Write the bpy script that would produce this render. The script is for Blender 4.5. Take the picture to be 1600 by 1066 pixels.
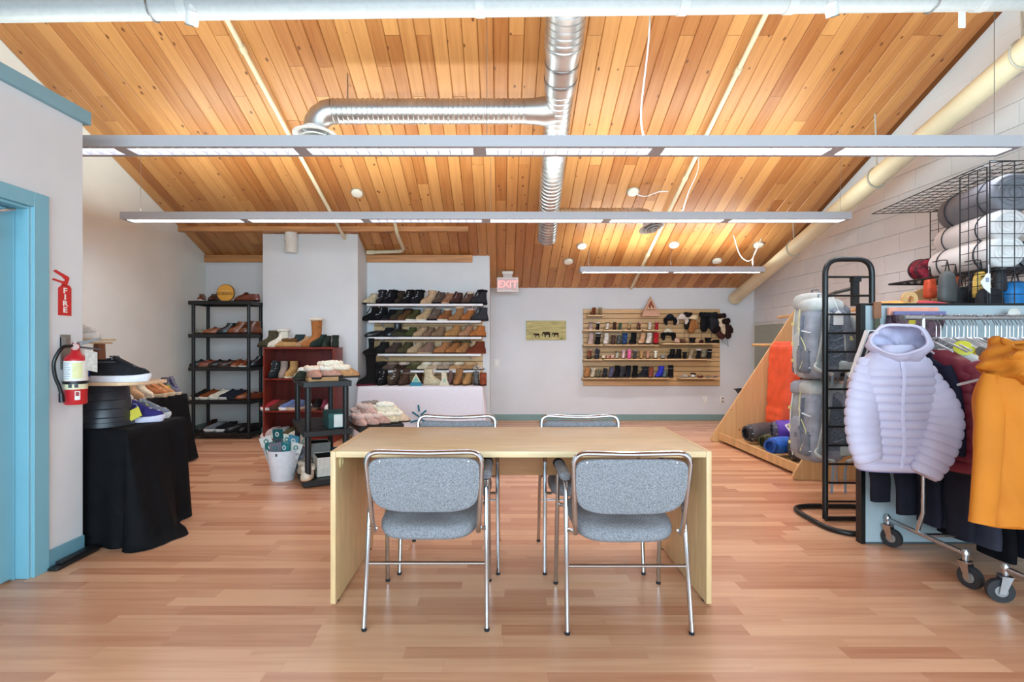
import bpy, bmesh, math, random
from mathutils import Vector, Matrix
R = random.Random(7)
sc = bpy.context.scene
for o in list(bpy.data.objects):
    bpy.data.objects.remove(o)
COL = sc.collection
PI = math.pi
# ------------------------------------------------------------------ camera
F = 780.0                      # focal length for a 1600 wide frame
CX, CY, EYE = 783.0, 538.0, 1.25
cam_d = bpy.data.cameras.new('camera')
cam_d.sensor_width = 36.0
cam_d.lens = 36.0 * F / 1600.0
cam_d.shift_x = (800 - CX) / 1600.0
cam_d.shift_y = (CY - 533) / 1600.0
cam_d.clip_start = 0.05
cam = bpy.data.objects.new('camera', cam_d)
COL.objects.link(cam)
cam.location = (0, 0, EYE)
cam.rotation_euler = (PI / 2, 0, 0)
sc.camera = cam
# ------------------------------------------------------------------ light and exposure
sc.view_settings.view_transform = 'Standard'
sc.view_settings.look = 'None'
sc.view_settings.exposure = 0.17
sc.view_settings.gamma = 1.0
sc.view_settings.use_curve_mapping = False
w = bpy.data.worlds.new('world')
sc.world = w
w.use_nodes = True
w.node_tree.nodes['Background'].inputs[0].default_value = (0.9, 0.95, 1.0, 1)
w.node_tree.nodes['Background'].inputs[1].default_value = 0.3


def area(name, loc, rot, sx, sy, power, col):
    d = bpy.data.lights.new(name, 'AREA')
    d.shape = 'RECTANGLE'
    d.size, d.size_y, d.energy, d.color = sx, sy, power, col
    o = bpy.data.objects.new(name, d)
    COL.objects.link(o)
    o.location, o.rotation_euler = loc, rot
    return o


# added fill light from behind the camera, and the lamps' uplight
area('rear_fill_light', (0.0, -2.9, 1.75), (PI / 2, 0, 0), 7.6, 2.3, 560, (0.61, 0.84, 1.0))
LAMP = (0.86, 0.96, 0.94)
area('uplight', (-0.15, 3.495, 2.70), (PI, 0, 0), 7.2, 0.10, 62, LAMP)
area('uplight', (-0.15, 5.18, 2.64), (PI, 0, 0), 7.2, 0.10, 62, LAMP)
area('uplight', (2.32, 6.82, 2.335), (PI, 0, 0), 2.4, 0.10, 22, LAMP)


# ------------------------------------------------------------------ materials
def lin(h):
    h = h.lstrip('#')
    c = [int(h[i:i + 2], 16) / 255 for i in (0, 2, 4)]
    return tuple(x / 12.92 if x <= 0.04045 else ((x + 0.055) / 1.055) ** 2.4 for x in c) + (1,)


MATS = {}


def mat(hexc, rough=0.6, metal=0.0, var=0.025, scale=30.0, bump=0.0, bscale=200.0, emit=0.0, coat=0.0, trans=0.0, stretch=None, alpha=1.0):
    key = (hexc, rough, metal, var, scale, bump, bscale, emit, coat, trans, stretch, alpha)
    if key in MATS:
        return MATS[key]
    m = bpy.data.materials.new('m_' + hexc.strip('#'))
    m.use_nodes = True
    nt = m.node_tree
    N, L = nt.nodes, nt.links
    b = N['Principled BSDF']
    c = lin(hexc)
    b.inputs['Roughness'].default_value = rough
    b.inputs['Metallic'].default_value = metal
    b.inputs['Base Color'].default_value = c
    if rough >= 0.7:
        b.inputs['Specular IOR Level'].default_value = 0.12
    if coat:
        b.inputs['Coat Weight'].default_value = coat
    if trans:
        b.inputs['Transmission Weight'].default_value = trans
    if alpha < 1:
        b.inputs['Alpha'].default_value = alpha
    if emit:
        b.inputs['Emission Color'].default_value = c
        b.inputs['Emission Strength'].default_value = emit
    if var or bump:
        tc = N.new('ShaderNodeTexCoord')
        src = tc.outputs['Object']
        if stretch:
            mp = N.new('ShaderNodeMapping')
            mp.inputs['Scale'].default_value = stretch
            L.new(src, mp.inputs[0])
            src = mp.outputs[0]
    if var:
        n = N.new('ShaderNodeTexNoise')
        n.inputs['Scale'].default_value = scale
        n.inputs['Detail'].default_value = 3
        L.new(src, n.inputs['Vector'])
        cr = N.new('ShaderNodeValToRGB')
        cr.color_ramp.elements[0].position = 0.3
        cr.color_ramp.elements[1].position = 0.7
        cr.color_ramp.elements[0].color = tuple(max(0, x * (1 - var * 2)) for x in c[:3]) + (1,)
        cr.color_ramp.elements[1].color = tuple(min(1, x * (1 + var * 2)) for x in c[:3]) + (1,)
        L.new(n.outputs[0], cr.inputs[0])
        L.new(cr.outputs[0], b.inputs['Base Color'])
    if bump:
        n2 = N.new('ShaderNodeTexNoise')
        n2.inputs['Scale'].default_value = bscale
        n2.inputs['Detail'].default_value = 2
        L.new(src, n2.inputs['Vector'])
        bp = N.new('ShaderNodeBump')
        bp.inputs['Strength'].default_value = bump
        bp.inputs['Distance'].default_value = 0.004
        L.new(n2.outputs[0], bp.inputs['Height'])
        L.new(bp.outputs[0], b.inputs['Normal'])
    MATS[key] = m
    return m


def plank_mat(name, dark, light, grain, knots, rough, axis, spread=1.0, knot_col='6a3c1c'):
    """Wood for separate planks: tone per object, grain along AXIS, knots in the wood itself."""
    m = bpy.data.materials.new(name)
    m.use_nodes = True
    nt = m.node_tree
    N, L = nt.nodes, nt.links
    b = N['Principled BSDF']
    b.inputs['Roughness'].default_value = rough
    oi = N.new('ShaderNodeObjectInfo')
    tc = N.new('ShaderNodeTexCoord')
    off = N.new('ShaderNodeVectorMath')
    off.operation = 'SCALE'
    comb = N.new('ShaderNodeCombineXYZ')
    L.new(oi.outputs['Random'], comb.inputs[0])
    L.new(oi.outputs['Random'], comb.inputs[1])
    L.new(oi.outputs['Random'], comb.inputs[2])
    L.new(comb.outputs[0], off.inputs[0])
    off.inputs['Scale'].default_value = 137.0
    add = N.new('ShaderNodeVectorMath')
    L.new(tc.outputs['Object'], add.inputs[0])
    L.new(off.outputs[0], add.inputs[1])
    mp = N.new('ShaderNodeMapping')
    s = [28.0, 28.0, 28.0]
    s[axis] = 1.6
    mp.inputs['Scale'].default_value = s
    L.new(add.outputs[0], mp.inputs[0])
    n = N.new('ShaderNodeTexNoise')
    n.inputs['Scale'].default_value = 1.0
    n.inputs['Detail'].default_value = 4
    n.inputs['Distortion'].default_value = 0.6
    L.new(mp.outputs[0], n.inputs['Vector'])
    mix0 = N.new('ShaderNodeMath')
    mix0.operation = 'MULTIPLY_ADD'
    L.new(oi.outputs['Random'], mix0.inputs[0])
    mix0.inputs[1].default_value = 0.55 * spread
    mix1 = N.new('ShaderNodeMath')
    mix1.operation = 'MULTIPLY'
    L.new(n.outputs[0], mix1.inputs[0])
    mix1.inputs[1].default_value = grain
    L.new(mix1.outputs[0], mix0.inputs[2])
    cr = N.new('ShaderNodeValToRGB')
    cr.color_ramp.elements[0].color = lin(dark)
    cr.color_ramp.elements[1].color = lin(light)
    cr.color_ramp.elements[0].position = 0.12
    cr.color_ramp.elements[1].position = 0.85
    L.new(mix0.outputs[0], cr.inputs[0])
    col = cr.outputs[0]
    if knots:
        mk = N.new('ShaderNodeMapping')
        s = [8.5, 8.5, 8.5]
        s[axis] = 5.2
        mk.inputs['Scale'].default_value = s
        L.new(add.outputs[0], mk.inputs[0])
        v = N.new('ShaderNodeTexVoronoi')
        v.inputs['Scale'].default_value = 1.0
        L.new(mk.outputs[0], v.inputs['Vector'])
        k = N.new('ShaderNodeValToRGB')
        k.color_ramp.elements[0].position = knots
        k.color_ramp.elements[0].color = (1, 1, 1, 1)
        k.color_ramp.elements[1].position = knots + 0.035
        k.color_ramp.elements[1].color = (0, 0, 0, 1)
        L.new(v.outputs['Distance'], k.inputs[0])
        mx = N.new('ShaderNodeMix')
        mx.data_type = 'RGBA'
        L.new(k.outputs[0], mx.inputs[0])
        L.new(col, mx.inputs[6])
        mx.inputs[7].default_value = lin(knot_col)
        col = mx.outputs[2]
    L.new(col, b.inputs['Base Color'])
    return m


# ------------------------------------------------------------------ mesh builder
class M:
    def __init__(s):
        s.v, s.f = [], []

    def add(s, vs, fs):
        n = len(s.v)
        s.v += [tuple(p) for p in vs]
        s.f += [tuple(i + n for i in f) for f in fs]
        return s

    def box(s, x0, x1, y0, y1, z0, z1):
        return s.add([(x, y, z) for z in (z0, z1) for y in (y0, y1) for x in (x0, x1)],
                     [(0, 2, 3, 1), (4, 5, 7, 6), (0, 1, 5, 4), (2, 6, 7, 3), (0, 4, 6, 2), (1, 3, 7, 5)])

    def obox(s, c, size, mtx):
        hx, hy, hz = [k / 2 for k in size]
        vs = [Vector(c) + mtx @ Vector((x, y, z)) for z in (-hz, hz) for y in (-hy, hy) for x in (-hx, hx)]
        return s.add(vs, [(0, 2, 3, 1), (4, 5, 7, 6), (0, 1, 5, 4), (2, 6, 7, 3), (0, 4, 6, 2), (1, 3, 7, 5)])

    def loft(s, rings, cap0=True, cap1=True, closed=False):
        n = len(rings[0])
        b = len(s.v)
        for r in rings:
            s.v += [tuple(p) for p in r]
        k = len(rings)
        for i in range(k if closed else k - 1):
            j = (i + 1) % k
            for a in range(n):
                c = (a + 1) % n
                s.f.append((b + i * n + a, b + i * n + c, b + j * n + c, b + j * n + a))
        if not closed:
            if cap0:
                s.f.append(tuple(b + n - 1 - a for a in range(n)))
            if cap1:
                s.f.append(tuple(b + (k - 1) * n + a for a in range(n)))
        return s

    def tube(s, pts, r, n=8, closed=False, cap=True, flat=None):
        P = [Vector(p) for p in pts]
        k = len(P)
        rr = r if isinstance(r, list) else [r] * k
        T = []
        for i in range(k):
            a = P[(i - 1) % k] if (closed or i > 0) else P[0]
            c = P[(i + 1) % k] if (closed or i < k - 1) else P[-1]
            d = c - a
            T.append(d.normalized() if d.length > 1e-9 else Vector((0, 0, 1)))
        up = Vector((0, 0, 1)) if abs(T[0].z) < 0.9 else Vector((1, 0, 0))
        if flat is not None:
            up = Vector(flat)
        nrm = (up - T[0] * up.dot(T[0])).normalized()
        rings = []
        for i in range(k):
            if i:
                q = T[i - 1].rotation_difference(T[i])
                nrm = q @ nrm
                nrm = (nrm - T[i] * nrm.dot(T[i])).normalized()
            bi = T[i].cross(nrm)
            rx = rr[i] if not isinstance(rr[i], tuple) else rr[i][0]
            ry = rr[i] if not isinstance(rr[i], tuple) else rr[i][1]
            rings.append([P[i] + nrm * (math.cos(2 * PI * a / n) * rx) + bi * (math.sin(2 * PI * a / n) * ry) for a in range(n)])
        return s.loft(rings, cap, cap, closed)

    def lathe(s, prof, n=20, o=(0, 0, 0), ax=(0, 0, 1), cap=True):
        ax = Vector(ax).normalized()
        q = Vector((0, 0, 1)).rotation_difference(ax)
        o = Vector(o)
        return s.loft([[o + q @ Vector((r * math.cos(2 * PI * a / n), r * math.sin(2 * PI * a / n), z)) for a in range(n)] for r, z in prof], cap, cap)

    def prism(s, poly, fn, d0, d1):
        """poly of 2d points; fn(u, v, d) -> xyz"""
        return s.loft([[fn(u, v, d) for u, v in poly] for d in (d0, d1)])

    def build(s, name, m, parent=None, smooth=False, bevel=0.0, seg=2, ang=35, loc=None):
        me = bpy.data.meshes.new(name)
        me.from_pydata(s.v, [], s.f)
        bm = bmesh.new()
        bm.from_mesh(me)
        bmesh.ops.recalc_face_normals(bm, faces=bm.faces)
        if bevel:
            es = [e for e in bm.edges if len(e.link_faces) == 2 and e.calc_face_angle(0) > 0.6]
            bmesh.ops.bevel(bm, geom=es, offset=bevel, segments=seg, affect='EDGES', profile=0.5, clamp_overlap=True)
        bm.to_mesh(me)
        bm.free()
        if smooth or bevel:
            me.polygons.foreach_set('use_smooth', [True] * len(me.polygons))
            me.set_sharp_from_angle(angle=math.radians(ang))
        if m is not None:
            me.materials.append(m)
        o = bpy.data.objects.new(name, me)
        COL.objects.link(o)
        if parent is not None:
            o.parent = parent
        if loc:
            o.location = loc
        return o


def tag(o, label=None, cat=None, group=None, kind=None):
    for k, v in (('label', label), ('category', cat), ('group', group), ('kind', kind)):
        if v:
            o[k] = v
    return o


def thing(name, label, cat, loc=(0, 0, 0), rz=0.0, group=None):
    o = bpy.data.objects.new(name, None)
    o.empty_display_size = 0.1
    COL.objects.link(o)
    o.location = loc
    o.rotation_euler = (0, 0, rz)
    return tag(o, label, cat, group)


def instance(src, name, parent, m=None, loc=None):
    """another object on the same mesh, with its own material if asked"""
    o = bpy.data.objects.new(name, src)
    COL.objects.link(o)
    if parent is not None:
        o.parent = parent
    if loc:
        o.location = loc
    if m is not None:
        o.material_slots[0].link = 'OBJECT'
        o.material_slots[0].material = m
    return o


def at(px, py, D):
    return Vector(((px - CX) / F * D, D, EYE + (CY - py) / F * D))


def smooth_path(pts, k=6, closed=False):
    P = [Vector(p) for p in pts]
    n = len(P)
    out = []
    for i in range(n if closed else n - 1):
        p1, p2 = P[i], P[(i + 1) % n]
        p0 = P[(i - 1) % n] if (closed or i > 0) else p1 * 2 - p2
        p3 = P[(i + 2) % n] if (closed or i < n - 2) else p2 * 2 - p1
        for j in range(k):
            t = j / k
            out.append(0.5 * ((2 * p1) + (p2 - p0) * t + (2 * p0 - 5 * p1 + 4 * p2 - p3) * t * t + (3 * p1 - p0 - 3 * p2 + p3) * t ** 3))
    if not closed:
        out.append(P[-1])
    return out


def bend(pts, r, k=5):
    """polyline with rounded corners"""
    P = [Vector(p) for p in pts]
    out = [P[0]]
    for i in range(1, len(P) - 1):
        a, b, c = P[i - 1], P[i], P[i + 1]
        rr = min(r, (a - b).length * 0.49, (c - b).length * 0.49)
        p, q = b + (a - b).normalized() * rr, b + (c - b).normalized() * rr
        for j in range(k + 1):
            t = j / k
            out.append(p * (1 - t) ** 2 + b * 2 * t * (1 - t) + q * t * t)
    out.append(P[-1])
    return out


def text_mesh(txt, size, name, m, parent, loc, rot, depth=0.0012, align='CENTER', sx=1.0, bold=0.0):
    cu = bpy.data.curves.new(name, 'FONT')
    cu.body = txt
    cu.size = size
    cu.extrude = depth
    cu.align_x = align
    cu.align_y = 'CENTER'
    cu.resolution_u = 3
    cu.offset = bold
    tmp = bpy.data.objects.new(name, cu)
    COL.objects.link(tmp)
    dg = bpy.context.evaluated_depsgraph_get()
    me = bpy.data.meshes.new_from_object(tmp.evaluated_get(dg))
    bpy.data.objects.remove(tmp)
    me.materials.clear()
    me.materials.append(m)
    o = bpy.data.objects.new(name, me)
    COL.objects.link(o)
    o.parent = parent
    o.location = loc
    o.rotation_euler = rot
    o.scale = (sx, 1, 1)
    return o


CHROME = mat('c2c4c8', 0.16, 1.0, 0.0)
STEEL = mat('9b9c9e', 0.35, 1.0, 0.03, 20)
BLACKP = mat('161719', 0.45, 0, 0.05)
BLACKM = mat('141517', 0.35, 0.2, 0.0)
WHITEP = mat('e6e5e4', 0.45, 0, 0.0)
PAPER = mat('f0eeea', 0.7, 0, 0.0)
WALL = mat('dfe0e1', 0.85, 0, 0.012, 3, 0.05, 300)
WALLW = mat('eeefe8', 0.85, 0, 0.012, 3, 0.05, 300)
TEAL = mat('7fb6c6', 0.45, 0, 0.015, 4)
TEALD = mat('6f9fae', 0.5, 0, 0.015, 4)
CREAM = mat('ddd0ae', 0.5, 0, 0.02, 6)
PLY = mat('d6a870', 0.5, 0, 0.10, 3.0, 0.05, 60, stretch=(3, 3, 0.6))
RUBBER = mat('2a2a2c', 0.7, 0, 0.05)
# ================================================================== structure
XL, XR, YB, YN, YF = -4.34, 4.15, 8.19, 7.34, -3.1
SL = 0.4426
A_SL = math.atan(SL)


def zc(y):
    return 2.174 + SL * (YB - y)


def struct(o, name=None):
    o['kind'] = 'structure'
    return o


YR = 2.6                                  # ridge
floor = struct(M().box(XL, XR, YF, YB, -0.12, -0.009).build('floor', mat('8a5a3c', 0.6)))
cb = M()
cb.prism([(YB + .15, zc(YB + .15) + .03), (YR, zc(YR) + .03), (YF, zc(YR) + .03), (YF, zc(YR) + .2), (YR, zc(YR) + .2), (YB + .15, zc(YB + .15) + .2)],
         lambda u, v, d: (d, u, v), XL - .1, XR + .1)
ceiling = struct(cb.build('ceiling', mat('7a4a26', 0.8)))
# ceiling planks: tongue and groove pine, each its own piece
PINE = plank_mat('pine', '95511f', 'd69b5c', 0.52, 0.082, 0.42, 1, 0.8)
DEP = plank_mat('laminate', 'b67654', 'e4b08a', 0.62, 0, 0.27, 0, 1.0)
PW = 0.1335


def plank_mesh(name, wx, ly, t, bev, m):
    g = M()
    a, b = wx / 2, ly / 2
    g.loft([[(-a, -b, t), (a, -b, t), (a, -b, bev), (a - bev, -b, 0), (-a + bev, -b, 0), (-a, -b, bev)],
            [(-a, b, t), (a, b, t), (a, b, bev), (a - bev, b, 0), (-a + bev, b, 0), (-a, b, bev)]])
    me = bpy.data.meshes.new(name)
    me.from_pydata(g.v, [], g.f)
    bm = bmesh.new()
    bm.from_mesh(me)
    bmesh.ops.recalc_face_normals(bm, faces=bm.faces)
    bm.to_mesh(me)
    bm.free()
    me.materials.append(m)
    return me


LEN = [1.22, 1.83, 2.44, 3.05, 3.66]
pm = [plank_mesh('ceiling_plank', PW - 0.0028, l - 0.003, 0.02, 0.007, PINE) for l in LEN]
TOT = (YB - 3.6) / math.cos(A_SL)
ncol = int((XR - XL) / PW) + 1
for i in range(ncol):
    x = XL + PW * (i + 0.5)
    if x + PW / 2 > XR + .04:
        break
    s0 = -R.choice([0, 0.3, 0.61, 0.9, 1.22])
    while s0 < TOT:
        k = R.choice([1, 2, 2, 3, 3, 4])
        l = LEN[k]
        m_ = s0 + l / 2
        y = YB - m_ * math.cos(A_SL)
        o = instance(pm[k], 'ceiling_plank', ceiling)
        o.location = (x, y, zc(y) + R.uniform(0, 0.0012))
        o.rotation_euler = (-A_SL, 0, 0)
        s0 += l
# floor strips of laminate: nearest 300 as pieces, the rest joined
SW = 0.0805
FL = [0.45, 0.62, 0.8, 0.98, 1.2]
fm = []
for l in FL:
    g = M().box(-l / 2 + .0002, l / 2 - .0002, -SW / 2 + .0002, SW / 2 - .0002, -0.008, 0)
    me = bpy.data.meshes.new('floor_plank')
    me.from_pydata(g.v, [], g.f)
    me.materials.append(DEP)
    fm.append(me)
cnt = 0
rest = M()
rest_seed = []
y = 1.62
row = 0
while y < YB:
    x = XL - R.uniform(0, 0.9)
    while x < XR:
        k = R.randrange(5)
        l = FL[k]
        vis = abs((x + l / 2)) < 1.15 * y + 0.7
        if x + l > XL and vis:
            x1 = min(x + l, XR)
            if cnt < 300 and y < 4.6:
                o = instance(fm[k], 'floor_plank', floor, loc=(x + l / 2, y, 0))
                cnt += 1
            else:
                n0 = len(rest.f)
                rest.box(max(x, XL) + .0002, x1 - .0002, y - SW / 2 + .0002, y + SW / 2 - .0002, -0.008, 0)
                rest_seed += [R.random()] * 6
        elif x + l > XL:
            rest.box(max(x, XL) + .0002, min(x + l, XR) - .0002, y - SW / 2 + .0002, y + SW / 2 - .0002, -0.008, 0)
            rest_seed += [R.random()] * 6
        x += l
    y += SW
    row += 1
y = 1.62 - SW
while y > YF:
    x = XL - R.uniform(0, 0.9)
    while x < XR:
        l = R.choice(FL)
        if x + l > XL:
            rest.box(max(x, XL) + .0002, min(x + l, XR) - .0002, y - SW / 2 + .0002, y + SW / 2 - .0002, -0.008, 0)
            rest_seed += [R.random()] * 6
        x += l
    y -= SW
ro = rest.build('floor_planking', None, floor)
ro['kind'] = 'stuff'
atr = ro.data.attributes.new('tone', 'FLOAT', 'FACE')
# bmesh keeps face order, so the tones line up with the strips
atr.data.foreach_set('value', rest_seed)
DEP2 = DEP.copy()
nt = DEP2.node_tree
oi = [n for n in nt.nodes if n.type == 'OBJECT_INFO'][0]
an = nt.nodes.new('ShaderNodeAttribute')
an.attribute_name = 'tone'
for l in list(nt.links):
    if l.from_node == oi:
        nt.links.new(an.outputs['Fac'], l.to_socket)
ro.data.materials.append(DEP2)

# walls
wr = struct(M().box(XR, XR + .15, YF, YB + .15, 0, zc(YR)).build('wall_right', WALL))
# painted concrete blocks of the right hand wall, where the photograph shows them
bmesh_block = M().box(-0.004, 0.012, -0.1982, 0.1982, -0.0982, 0.0982)
me = bmesh_block.build('wall_block', WALL, wr, bevel=0.0015, seg=1, loc=(XR - .006, YB - .2, -5)).data
first = [o for o in wr.children][0]
bpy.data.objects.remove(first)
k = 0
z = 0.1
while z < 4.2:
    y = YB - 0.2 - (0.2 if k % 2 else 0.0)
    while y > 3.5:
        if z + 0.1 < zc(y + 0.2) and z > 0.7:
            instance(me, 'wall_block', wr, loc=(XR - .008, y, z))
        y -= 0.4
    z += 0.2
    k += 1
struct(M().box(XL - .15, XL, YF, YB + .15, 0, zc(YR)).build('wall_left', WALLW))
struct(M().box(-0.17, XR, YB, YB + .15, 0, zc(YB) + .02).build('wall_back', WALL))
wn = M()
wn.prism([(YN, 0), (YN + .1, 0), (YN + .1, zc(YN + .1) + .01), (YN, zc(YN) + .01)], lambda u, v, d: (d, u, v), XL, -0.17)
wn.box(-0.27, -0.17, YN + .1, YB, 0, zc(YB))
wn.prism([(YN + .1, zc(YB) - .05), (YB, zc(YB) - .05), (YB, zc(YB) + .01), (YN + .1, zc(YN + .1) + .01)], lambda u, v, d: (d, u, v), -0.27, -0.17)
struct(wn.build('wall_niche', WALL))
cl = M()
cl.prism([(6.86, 0), (YN, 0), (YN, zc(YN) + .01), (6.86, zc(6.86) + .01)], lambda u, v, d: (d, u, v), -3.275, -1.97)
struct(cl.build('wall_column', WALL))
# rear wall behind the camera, with unseen windows added for the fill light
rw = M().box(XL, XR, YF - .15, YF, 0, 0.55).box(XL, XR, YF - .15, YF, 4.05, zc(YR)).box(XL, -3.85, YF - .15, YF, .55, 4.05).box(3.85, XR, YF - .15, YF, .55, 4.05)
struct(rw.build('wall_rear', WALL))
wf = M()
for i in range(5):
    x = -3.85 + 7.7 * i / 4
    wf.box(x - .04, x + .04, YF - .1, YF - .02, 0.55, 4.05)
wf.box(-3.85, 3.85, YF - .1, YF - .02, 0.55, .63).box(-3.85, 3.85, YF - .1, YF - .02, 3.97, 4.05)
wo = struct(wf.build('added_window_1', TEALD))
M().box(-3.85, 3.85, YF - .07, YF - .06, .63, 3.97).build('added_window_pane', mat('e8f2f4', 0.05, 0, 0, trans=1.0), wo)
# partition with the teal door
PX = -2.515
pt = M()
pt.box(PX - .12, PX, 2.67, 3.0, 0, 2.575).box(PX - .12, PX, 1.75, 2.67, 2.0, 2.575).box(PX - .12, PX, -1.0, 1.75, 0, 2.575).box(XL, PX - .12, 2.88, 3.0, 0, 2.575)
struct(pt.build('wall_partition', WALL))
cp = M().box(PX - .15, PX + .03, -1.0, 3.03, 2.575, 2.655).box(XL, PX - .15, 2.85, 3.03, 2.575, 2.655)
struct(cp.build('trim_1', mat('83aebb', 0.5, 0, 0.01), bevel=0.003, seg=1))
# door casing and door
ca = M().box(PX, PX + .018, 2.67, 2.76, 0, 2.065).box(PX, PX + .018, 1.66, 1.75, 0, 2.065).box(PX, PX + .018, 1.75, 2.67, 1.985, 2.065)
ca.box(PX - .115, PX, 2.655, 2.67, 0, 1.985).box(PX - .115, PX, 1.75, 1.765, 0, 1.985).box(PX - .115, PX, 1.765, 2.655, 1.97, 1.985)
ca.box(PX - .115, PX - .068, 2.643, 2.655, 0, 1.97)
struct(ca.build('trim_2', TEAL, bevel=0.002, seg=1))
dr = struct(M().box(PX - .11, PX - .068, 1.775, 2.643, 0.012, 1.965).build('door_1', TEAL, bevel=0.002, seg=1))
kn = M().lathe([(0.0, 0), (0.027, 0.001), (0.027, 0.012), (0.01, 0.014), (0.01, 0.04), (0.028, 0.05), (0.03, 0.065), (0.018, 0.078), (0, 0.08)], 16, (PX - .068, 1.85, 1.0), (1, 0, 0))
kn.build('door_handle', CHROME, dr, smooth=True)
dc = M().box(PX - .068, PX - .02, 2.28, 2.50, 1.80, 1.85)
dc.build('door_closer', mat('c9b3a4', 0.45), dr, bevel=0.006)
da = M().tube([(PX - .03, 2.42, 1.865), (PX - .012, 2.50, 1.915), (PX - .02, 2.60, 1.955)], 0.009, 8)
da.lathe([(0, 0), (.016, 0), (.016, .03), (0, .03)], 12, (PX - .03, 2.42, 1.845))
da.build('closer_arm', CHROME, dr, smooth=True)
# baseboards
struct(M().box(PX, PX + .014, 2.76, 3.0, 0, 0.105).build('baseboard_left', TEALD, bevel=0.003, seg=1))
struct(M().box(-0.17, XR, YB - .014, YB, 0, 0.10).build('baseboard_back', mat('7f9c97', 0.5), bevel=0.003, seg=1))
struct(M().box(-3.289, -1.956, 6.846, 6.86, 0, 0.10).box(-1.97, -1.956, 6.86, YN, 0, .10).build('baseboard_column', mat('7f9c97', 0.5), bevel=0.003, seg=1))
struct(M().box(XL, XL + .014, 3.0, YN, 0, 0.10).build('baseboard_side', mat('7f9c97', 0.5), bevel=0.003, seg=1))
struct(M().box(-1.956, -.17, YN - .014, YN, 0, 0.10).build('baseboard_niche', mat('7f9c97', 0.5), bevel=0.003, seg=1))
# wooden battens where the ceiling meets the niche wall
BAT = mat('c68a55', 0.5, 0, 0.12, 4, stretch=(0.6, 8, 8))
struct(M().box(XL, -3.275, YN - .05, YN, zc(YN) - .10, zc(YN) + .005).box(-1.97, -.42, YN - .05, YN, zc(YN) - .10, zc(YN) + .005).build('trim_3', BAT, bevel=0.003, seg=1))
struct(M().box(XL, -.44, 6.70, 6.78, zc(6.78) - .03, zc(6.74) + .02).build('trim_4', BAT, bevel=0.003, seg=1))
# ------------------------------------------------------------------ pipes on the ceiling
t = thing('drain_pipe', 'big white drain pipe crossing overhead below the ceiling boards', 'pipe', (0, 3.3, 3.4835))


def px_(x):
    return 0.0114 * (x + 1.1)


M().tube([(XL + .02, 0, px_(XL)), (XR - .02, 0, px_(XR))], 0.071, 24).build('pipe', mat('aeb0b0', 0.45), t, smooth=True)
for x in (-2.08, -.14, 1.20, 1.91, 3.17):
    g = M().tube([(x - .03, 0, px_(x)), (x + .03, 0, px_(x))], 0.077, 24)
    g.build('coupling', mat('b9bab9', 0.45), t, smooth=True)
for x in (-2.3, 2.85):
    g = M()
    g.tube([(x, 0, px_(x) + .07), (x, 0, zc(3.3) - 3.4835 - .005)], 0.006, 6)
    g.tube([(x + math.cos(a) * 0, math.cos(a) * .078, px_(x) + math.sin(a) * .078) for a in [2 * PI * i / 20 for i in range(20)]], 0.006, 6, closed=True)
    g.build('hanger', STEEL, t, smooth=True)
t = thing('emergency_spotlight', 'white swivel spotlight head clamped under the white drain pipe beside the partition', 'spotlight', at(300, 27, 3.22))
M().lathe([(0, -.03), (.035, -.03), (.04, 0), (.03, .05), (0, .055)], 14, (0, 0, -.02), (.3, -.4, 1)).build('lamp_head', WHITEP, t, smooth=True)
M().tube([(0, .02, .03), (-.02, .03, .09), (-.03, .04, .12)], 0.02, 8).build('bracket', WHITEP, t, smooth=True)
M().lathe([(0, 0), (.026, 0), (.026, .006), (0, .006)], 14, (-.011, -.013, -.056), (-.3, .4, -1)).build('lens', mat('6c6860', 0.2), t, smooth=True)
t = thing('emergency_spotlight', 'white swivel spotlight head clamped under the white drain pipe near the concrete block wall', 'spotlight', at(1300, 13, 3.22))
M().lathe([(0, -.03), (.035, -.03), (.04, 0), (.03, .05), (0, .055)], 14, (0, 0, -.02), (-.3, -.4, 1)).build('lamp_head', WHITEP, t, smooth=True)
M().tube([(0, .02, .03), (.02, .03, .09), (.03, .04, .12)], 0.02, 8).build('bracket', WHITEP, t, smooth=True)
M().lathe([(0, 0), (.026, 0), (.026, .006), (0, .006)], 14, (.011, -.013, -.056), (.3, .4, -1)).build('lens', mat('6c6860', 0.2), t, smooth=True)
t = thing('pipe_label', 'small white paper label dangling from the drain pipe near its far end', 'label', at(1503, 30, 3.22))
M().box(-.022, .022, -.002, .002, -.055, .05).build('card', PAPER, t)
M().tube([(0, 0, .05), (.01, .03, .09), (.02, .06, .11)], 0.002, 5).build('string', PAPER, t)


def slope_pipe(name, label, x0, x1, y0, y1, r, drop, col, extra=None):
    t = thing(name, label, 'pipe', (x0, y0, zc(y0) - drop))
    d = Vector((x1 - x0, y1 - y0, zc(y1) - zc(y0)))
    M().tube([(0, 0, 0), d], r, 12).build('pipe', col, t, smooth=True)
    for f in (.18, .47, .8):
        p = d * f
        g = M().tube([p - d.normalized() * .03, p + d.normalized() * .03], r * 1.35, 12)
        g.build('coupling', col, t, smooth=True)
        M().tube([p, p + Vector((0, 0, drop + .01))], 0.005, 6).build('hanger', STEEL, t)
    return t, d


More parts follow.
